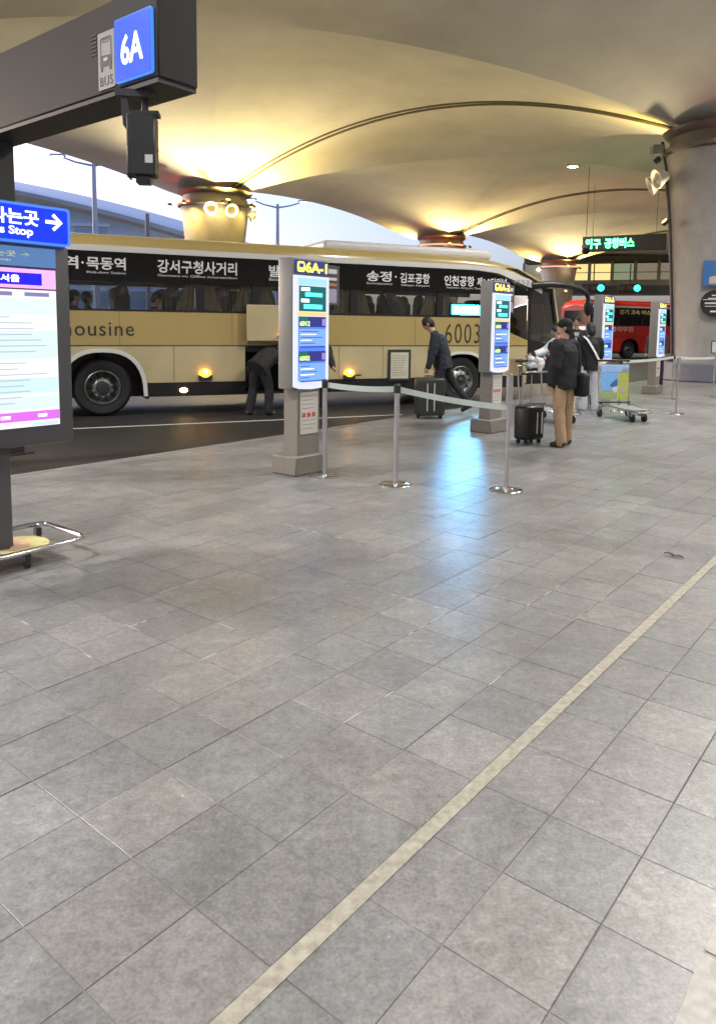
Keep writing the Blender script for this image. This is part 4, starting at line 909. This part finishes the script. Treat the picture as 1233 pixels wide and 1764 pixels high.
    t_ = MB(); t_.ball(pel - V((0, 0, .01)), (.163 * s, .125 * s, .12 * s)); loft(t_, [(pel - spd * .06 * s, spd, .158 * s, .122 * s), (waist, spd, .146 * s, .108 * s)])
    for hp, kn, an, t in lg:
        limb(t_, hp, kn, .097 * s + wide * .4, .072 * s + wide); limb(t_, kn, an - V((0, 0, .02)), .070 * s + wide, .058 * s + wide * 1.2)
    remeshed(t_, 'trousers', bottom, vox, 4, p)
    for hp, kn, an, t in lg:
        fd = V((0, math.cos(R(min(25, max(-40, t)) * .9)), math.sin(R(min(25, max(-40, t)) * .9))))
        q_ = MB(); limb(q_, an - V((0, .03, .03)) * s, an + fd * .15 * s - V((0, 0, .045)) * s, .05 * s, .04 * s)
        remeshed(q_, 'shoe', shoes, vox, 2, p)
    h_ = MB()
    h_.ball(hm(0, -.012, .022), (.084 * s, .098 * s, .104 * s), 18, 14, HM); h_.ball(hm(0, -.03, -.02), (.080 * s, .082 * s, .09 * s), 16, 12, HM)
    if hair == 'bob': h_.ball(hm(0, -.03, -.05), (.092 * s, .088 * s, .12 * s), 16, 12, HM); h_.ball(hm(0, -.02, .02), (.095 * s, .1 * s, .115 * s), 16, 12, HM)
    remeshed(h_, 'hair', M_HAIR, vox, 2, p)
    if cap:
        q_ = MB(); q_.ball(hm(0, -.006, .045), (.091 * s, .106 * s, .088 * s), 18, 12, HM); q_.ball(hm(0, .105, .045), (.062 * s, .065 * s, .011 * s), 14, 8, HM); remeshed(q_, 'cap', cap, .008, 2, p)
    return p, dict(nb=nb, chest=chest, waist=waist, pel=pel, am=am, hc=hc, s=s, spu=spu)
BLK = pm('black_jacket', (.014, .014, .016), .8, bump=.3, bscale=30); NVY = pm('navy_jacket', (.020, .026, .036), .75, bump=.3, bscale=30)
KHK = pm('khaki_trousers', (.42, .29, .17), .85, bump=.3, bscale=25, var=.08); DKT = pm('dark_trousers', (.018, .017, .020), .85, bump=.2, bscale=25)
PAL = pm('pale_trousers', (.55, .54, .57), .85, bump=.3, bscale=20, var=.05); SHO = pm('dark_shoes', (.03, .028, .028), .6); SHW = pm('pale_shoes', (.5, .48, .45), .6); BAGB = pm('black_bag', (.010, .010, .011), .6, bump=.2)
# man in the cap, turned away to the left
pc, j = person((2.72, 9.72), R(38), 'person in a black cap and jacket and khaki trousers beside a black suitcase', H=1.61, lean=-2, stoop=6, legs=((3, 4, 4), (-4, 5, 4)), arms=((-6, 9, 10), (-2, 8, 14)), head=(2, 36), top=BLK, bottom=KHK, shoes=SHO, cap=pm('black_cap', (.008, .008, .009), .85), coat=.022, wide=.012)
sb_ = empty('shoulder_bag', (2.72, 9.72, 0), R(38), label='black shoulder bag at the hip of the man in the cap', cat='bag')
MB().box(.13, .26, -.24, .02, .66, .98, bev=.05, seg=3).build('pouch', BAGB, sb_)
MB().tube([(.27, -.18, .95), (.22, -.14, 1.25), (.12, -.08, 1.46), (.02, .08, 1.44), (.14, .14, 1.2), (.27, .04, .96)], .012, 8, sq=.5).build('strap', BAGB, sb_)
MB().tube([(.30, -.2, .68), (.31, -.21, .55)], .008, 6).build('strap_tail', BAGB, sb_)
# walking man pushing the big case
person((1.50, 13.05), R(82), 'person in a dark jacket walking left with the large ribbed suitcase', H=1.74, lean=9, stoop=20, legs=((-28, 14, 2), (16, 6, 2)), arms=((-6, 6, 10), (6, 7, 12)), head=(34, 0), top=NVY, bottom=DKT, shoes=SHO, coat=.016)
# woman with the white strap
pw, j = person((4.42, 14.1), R(-8), 'person with a black bob, black top, white sash strap and pale wide trousers', H=1.60, lean=3, stoop=6, legs=((3, 3, 4), (-3, 3, 4)), arms=((14, 10, 40), (14, 10, 40)), head=(18, 20), top=BLK, bottom=PAL, shoes=SHW, hair='bob', coat=.02, wide=.045)
MB().tube([(-.13, -.02, 1.42), (-.08, -.135, 1.36), (.02, -.165, 1.2), (.12, -.165, 1.02), (.19, -.13, .90)], .026, 8, sq=.35).build('strap', pm('white_strap', (.66, .65, .64), .7), pw)
wb_ = MB(); [wb_.ball((.22 + .03 * math.cos(k), -.10 + .03 * math.sin(k * 1.7), .86 + .03 * (k % 3)), (.05, .05, .06)) for k in range(6)]
o = remeshed(wb_, 'sash_bow', pm('white_strap', (.66, .65, .64), .7), .01, 1, pw)
# man in the dark suit, facing us
pq, j = person((4.72, 16.1), R(170), 'person in a dark suit and white collar standing behind the others', H=1.76, lean=0, legs=((2, 2, 3), (-2, 2, 3)), arms=((20, 8, 50), (18, 8, 55)), head=(20, -10), top=BLK, bottom=DKT, shoes=SHO, coat=.014, vox=.012)
MB().plate([(-.05, 1.50), (0, 1.26), (.05, 1.50)], (0, .135, -.02), (1, 0, 0), (0, 1, 0) if False else (0, 0, 1), (0, 1, 0), .02).build('shirt_front', pm('white_shirt', (.68, .68, .70), .7), pq)
# person with white sleeves at the trolley
person((3.86, 13.9), R(105), 'person in a black vest with white sleeves bending over the bare trolley', H=1.58, lean=10, stoop=10, legs=((4, 6, 4), (-4, 4, 4)), arms=((45, 16, 30), (40, 16, 30)), head=(20, 0), top=BLK, bottom=DKT, shoes=SHO, sleeve=pm('white_sleeve', (.80, .82, .82), .85), coat=.01, vox=.012)
# luggage handler bent into the hold, a second one behind the kiosk
u0 = 1.267 + 2.72
person(UN(u0, BUS_N - .55)[:2], ROT_U - R(90) + R(35), 'person in dark clothes bent over at the open luggage hold', H=1.72, lean=58, stoop=26, legs=((14, 20, 7), (0, 14, 7)), arms=((60, 6, 20), (70, 6, 20)), head=(20, 0), top=BLK, bottom=DKT, shoes=pm('grey_shoes', (.12, .11, .10), .6), coat=.045, wide=.02, z0=ROAD)
person(UN(1.267 + 3.86, BUS_N - .45)[:2], ROT_U - R(90) - R(100), 'person in a dark coat mostly hidden behind the nearest stop kiosk', H=1.66, lean=30, stoop=24, legs=((8, 10, 4), (0, 8, 4)), arms=((40, 6, 20), (40, 6, 20)), head=(20, 0), top=BLK, bottom=DKT, shoes=SHO, coat=.02, z0=ROAD, vox=.012)
person((7.80, 19.3), R(150), 'person in black standing behind the farthest stop kiosk', H=1.66, arms=((10, 8, 40), (10, 8, 40)), top=BLK, bottom=DKT, shoes=SHO, coat=.015, vox=.013)
# passengers
for (u, y, lb, hd_) in ((-.42, .40, 'passenger at the rear window nearest the information screen', 5), (-.16, .85, 'passenger just ahead of the one at the rear window', -5), (.98, .42, 'passenger bent over a phone below the long route name', 25), (1.6, .45, 'passenger in a dark coat by the tan curtain', 10)):
    person(UN(1.267 + u, BUS_N + y)[:2], ROT_U - R(90), lb, H=1.66, lean=0, legs=((85, 85, 5), (85, 85, 5)), arms=((20, 6, 60), (20, 6, 60)), head=(hd_, 0), top=DKT, bottom=DKT, shoes=SHO, vox=.016, seat=1.30, z0=0)

# ------------------------------------------------------------------ background
# long building with a curved roof across the roadway
tb = empty('terminal_building', (-60, 110, 0), R(8), label='long blue-grey building with a sweeping curved roof across the roadway', cat='building')
M_BW = pm('facade_blue_grey', (.46, .53, .63), .5, var=.12, scale=.3); M_BR = pm('curved_roof_metal', (.62, .66, .72), .4, var=.06, scale=.2)
def roof_h(x): t = (x + 60) / 110; return 25.5 - 15 * max(0, t) ** 2.6
xs = [-60 + k * 110 / 40 for k in range(41)]
MB().grid([[(x, 0, ROAD) for x in xs], [(x, 0, roof_h(x) - 1.2) for x in xs]]).build('facade', M_BW, tb)
MB().grid([[(x, -2.2, roof_h(x) - .9) for x in xs], [(x, -2.6, roof_h(x) - .3) for x in xs], [(x, -1.5, roof_h(x)) for x in xs], [(x, 14, roof_h(x) + 3) for x in xs], [(x, 40, roof_h(x) + 2) for x in xs]]).build('roof', M_BR, tb, sharp=60)
MB().grid([[(50, y, ROAD) for y in (0, 40)], [(50, y, 10.4) for y in (0, 40)]]).build('end_wall', M_BW, tb)
M_BAND = pm('facade_band', (.66, .70, .76), .4); M_BGL = pm('facade_glazing', (.30, .38, .48), .15)
for k, z in enumerate((3.2, 6.4, 9.6, 12.8, 16.0, 19.2)):
    x1 = max([x for x in xs if roof_h(x) - 1.6 > z + .5], default=-60)
    if x1 > -55:
        MB().box(-60, x1, -.35, -.02, z, z + .45).build('floor_band', M_BAND, tb)
        nwin = int((x1 + 60) / 5.5)
        for i in range(nwin): 
            xa = -60 + i * 5.5
            if xa > 0: MB().box(xa + .4, xa + 5.1, -.12, -.015, z - 2.4, z - .3).build('window', M_BGL, tb)
M_SPARK = em('facade_lamp', (1, .9, .7), 14)
random.seed(3)
for k in range(16):
    x = random.uniform(8, 48); z = random.uniform(8, max(9, roof_h(x) - 3))
    MB().ball((x, -.6, z), (.22, .2, .26), 8, 6).build('wall_lamp', M_SPARK, tb)
def street_lamp(loc, h, label, rz=0, arm=2.6):
    l = empty('street_lamp', (loc[0], loc[1], ROAD), rz, label=label, cat='street lamp', group='twin-arm street lamps beyond the canopy')
    m = pm('galvanised', (.42, .45, .52), .45)
    MB().tube([(0, 0, 0), (0, 0, h)], [.26, .15], 12).build('mast', m, l)
    for s in (-1, 1):
        MB().tube([(0, 0, h - .35), (s * arm * .5, 0, h - .1), (s * arm, 0, h + .35)], [.09, .07, .06], 8).build('arm', m, l)
        hd_ = MB().box(s * arm - .55, s * arm + .55, -.22, .22, h + .28, h + .46, bev=.05).build('lamp_head', pm('lamp_head', (.55, .55, .55), .4), l)
        MB().box(s * arm - .4, s * arm + .4, -.16, .16, h + .262, h + .279).build('lens', em('street_lens', (1, .97, .85), 6), hd_)
street_lamp((-19.4, 55), 13.4, 'tall twin-arm street lamp left of the sodium-lit column')
street_lamp((-8.25, 75), 13.7, 'tall twin-arm street lamp right of the sodium-lit column', R(10))
mp_ = MB().tube([(-17.0, 60, ROAD), (-17.0, 60, 10.3)], [.2, .16], 10).build('sign_mast', pm('mast_brown', (.22, .20, .19), .6)); tag(mp_, 'short bare grey mast beside the left street lamp', 'mast')
# covered footbridge closing the view at the far end
fb = empty('footbridge', (26.5, 79, 0), -R(20), label='covered footbridge with lit windows crossing the roadway at the far end', cat='bridge')
M_FB = pm('bridge_cladding', (.28, .26, .23), .5, var=.1); M_FBD = pm('bridge_girder', (.06, .06, .055), .5)
MB().box(-9, 14, 0, 4, 5.3, 6.2).build('girder', M_FBD, fb); MB().box(-9, 14, 0, 4, 8.7, 9.3).build('eave', M_FBD, fb)
MB().box(-9, 14, 3.9, 4, 6.2, 8.7).build('back_wall', M_FB, fb); MB().box(-9, 14, .15, .22, 6.2, 6.75).build('parapet', M_FB, fb)
M_LITW = em('lit_window', (1, .72, .28), .9); M_DIMW = em('dim_window', (.45, .40, .28), .35); M_GRW = em('greenish_window', (.35, .42, .25), .5)
for k in range(10):
    x = -9 + k * 2.3
    MB().box(x - .14, x + .14, .05, .3, 6.2, 8.7).build('mullion', M_FB, fb)
    wn_ = MB().box(x + .16, x + 2.12, .18, .24, 6.8, 8.5).build('window', (M_DIMW, M_GRW, M_LITW, M_LITW, M_GRW, M_DIMW)[k % 6], fb)
    MB().box(x + .16, x + 2.12, .12, .175, 7.55, 7.63).build('transom', M_FB, wn_)
for x, z, s_ in ((-7.4, 8.0, .22), (-6.6, 7.9, .3), (-6.3, 7.3, .25), (-5.9, 6.7, .3), (-5.6, 7.9, .18)):
    MB().ball((x, -.1, z), (s_, .1, s_ * .8), 10, 8).build('interior_lamp', em('warm_white_lamp', (1, .93, .7), 7), fb)
MB().box(-9, -8, .4, 3.6, ROAD, 5.3).build('pier', M_FB, fb); MB().box(13, 14, .4, 3.6, ROAD, 5.3).build('pier', M_FB, fb)
# traffic signals
M_TLG = em('signal_green', (.01, .9, .5), 6)
def signal(loc, label):
    t = empty('traffic_signal', loc, -R(20), label=label, cat='traffic light', group='green signals above the road')
    MB().box(-.75, .75, -.12, .12, -.28, .28, bev=.05, seg=2).build('housing', M_BLACK, t)
    for x, m in ((-.48, M_FBD), (0, M_FBD), (.48, M_TLG)):
        MB().lathe([(.001, -.15), (.12, -.15), (.2, -.13), (.21, -.10)], 20, o=(x - .0, 0, 0), ax='y').build('lens', m, t)
        MB().tube([(x + .23 * math.cos(a), -.2, .23 * math.sin(a)) for a in [R(d) for d in range(0, 181, 20)]], .02, 6).build('hood', M_BLACK, t)
    MB().tube([(0, 0, .28), (0, 0, 1.6)], .04, 8).build('hanger', M_DARK, t)
signal((15.7, 50, 4.32), 'left of the two green traffic signals'); signal((18.2, 50.2, 4.34), 'right of the two green traffic signals, above the red coach')
# hanging green led board and dome camera
lb = empty('led_board', (14.05, 40, 5.74), -R(26), label='black hanging board with glowing green letters', cat='led sign')
MB().box(-2.1, 2.1, -.12, .12, 0, .82, bev=.02).build('case', M_BLACK, lb)
M_LG = em('green_led', (.06, 1.0, .22), 4.5)
text('입구', lb, M_LG, -1.95, -1.15, .16, .68, -.122, bold=.03); text('공항버스', lb, M_LG, -.95, .55, .16, .68, -.122, bold=.03)
for x in (-1.6, 1.6): MB().tube([(x, 0, .8), (x, 0, 3.6)], .013, 6).build('hanger_rod', M_DARK, lb)
dm = empty('dome_camera', (11.15, 37, 5.28), label='small black dome camera hanging left of the green board', cat='camera')
MB().ball((0, 0, .15), (.2, .2, .22), 14, 10).build('dome', M_BLACK, dm); MB().cyl((0, 0, .25), (0, 0, .42), .22, n=16).build('collar', M_GREY, dm); MB().cyl((0, 0, .42), (0, 0, 4.2), .014, n=8).build('drop_rod', M_DARK, dm)

# a dry leaf blown onto the paving
lf = MB().grid([[(x, y * (1 - (x / .07) ** 2) * .02, .004 + .012 * abs(math.sin(x * 40)) + .006 * y * y) for y in (-1, -.5, 0, .5, 1)] for x in [-.07 + .14 * k / 8 for k in range(9)]]).build('dry_leaf', pm('brown_leaf', (.07, .055, .045), .8), None)
lf.location = (2.18, 4.92, 0); lf.rotation_euler = (0, 0, R(-50)); tag(lf, 'small dry brown leaf lying beside the pale floor strip', 'leaf')
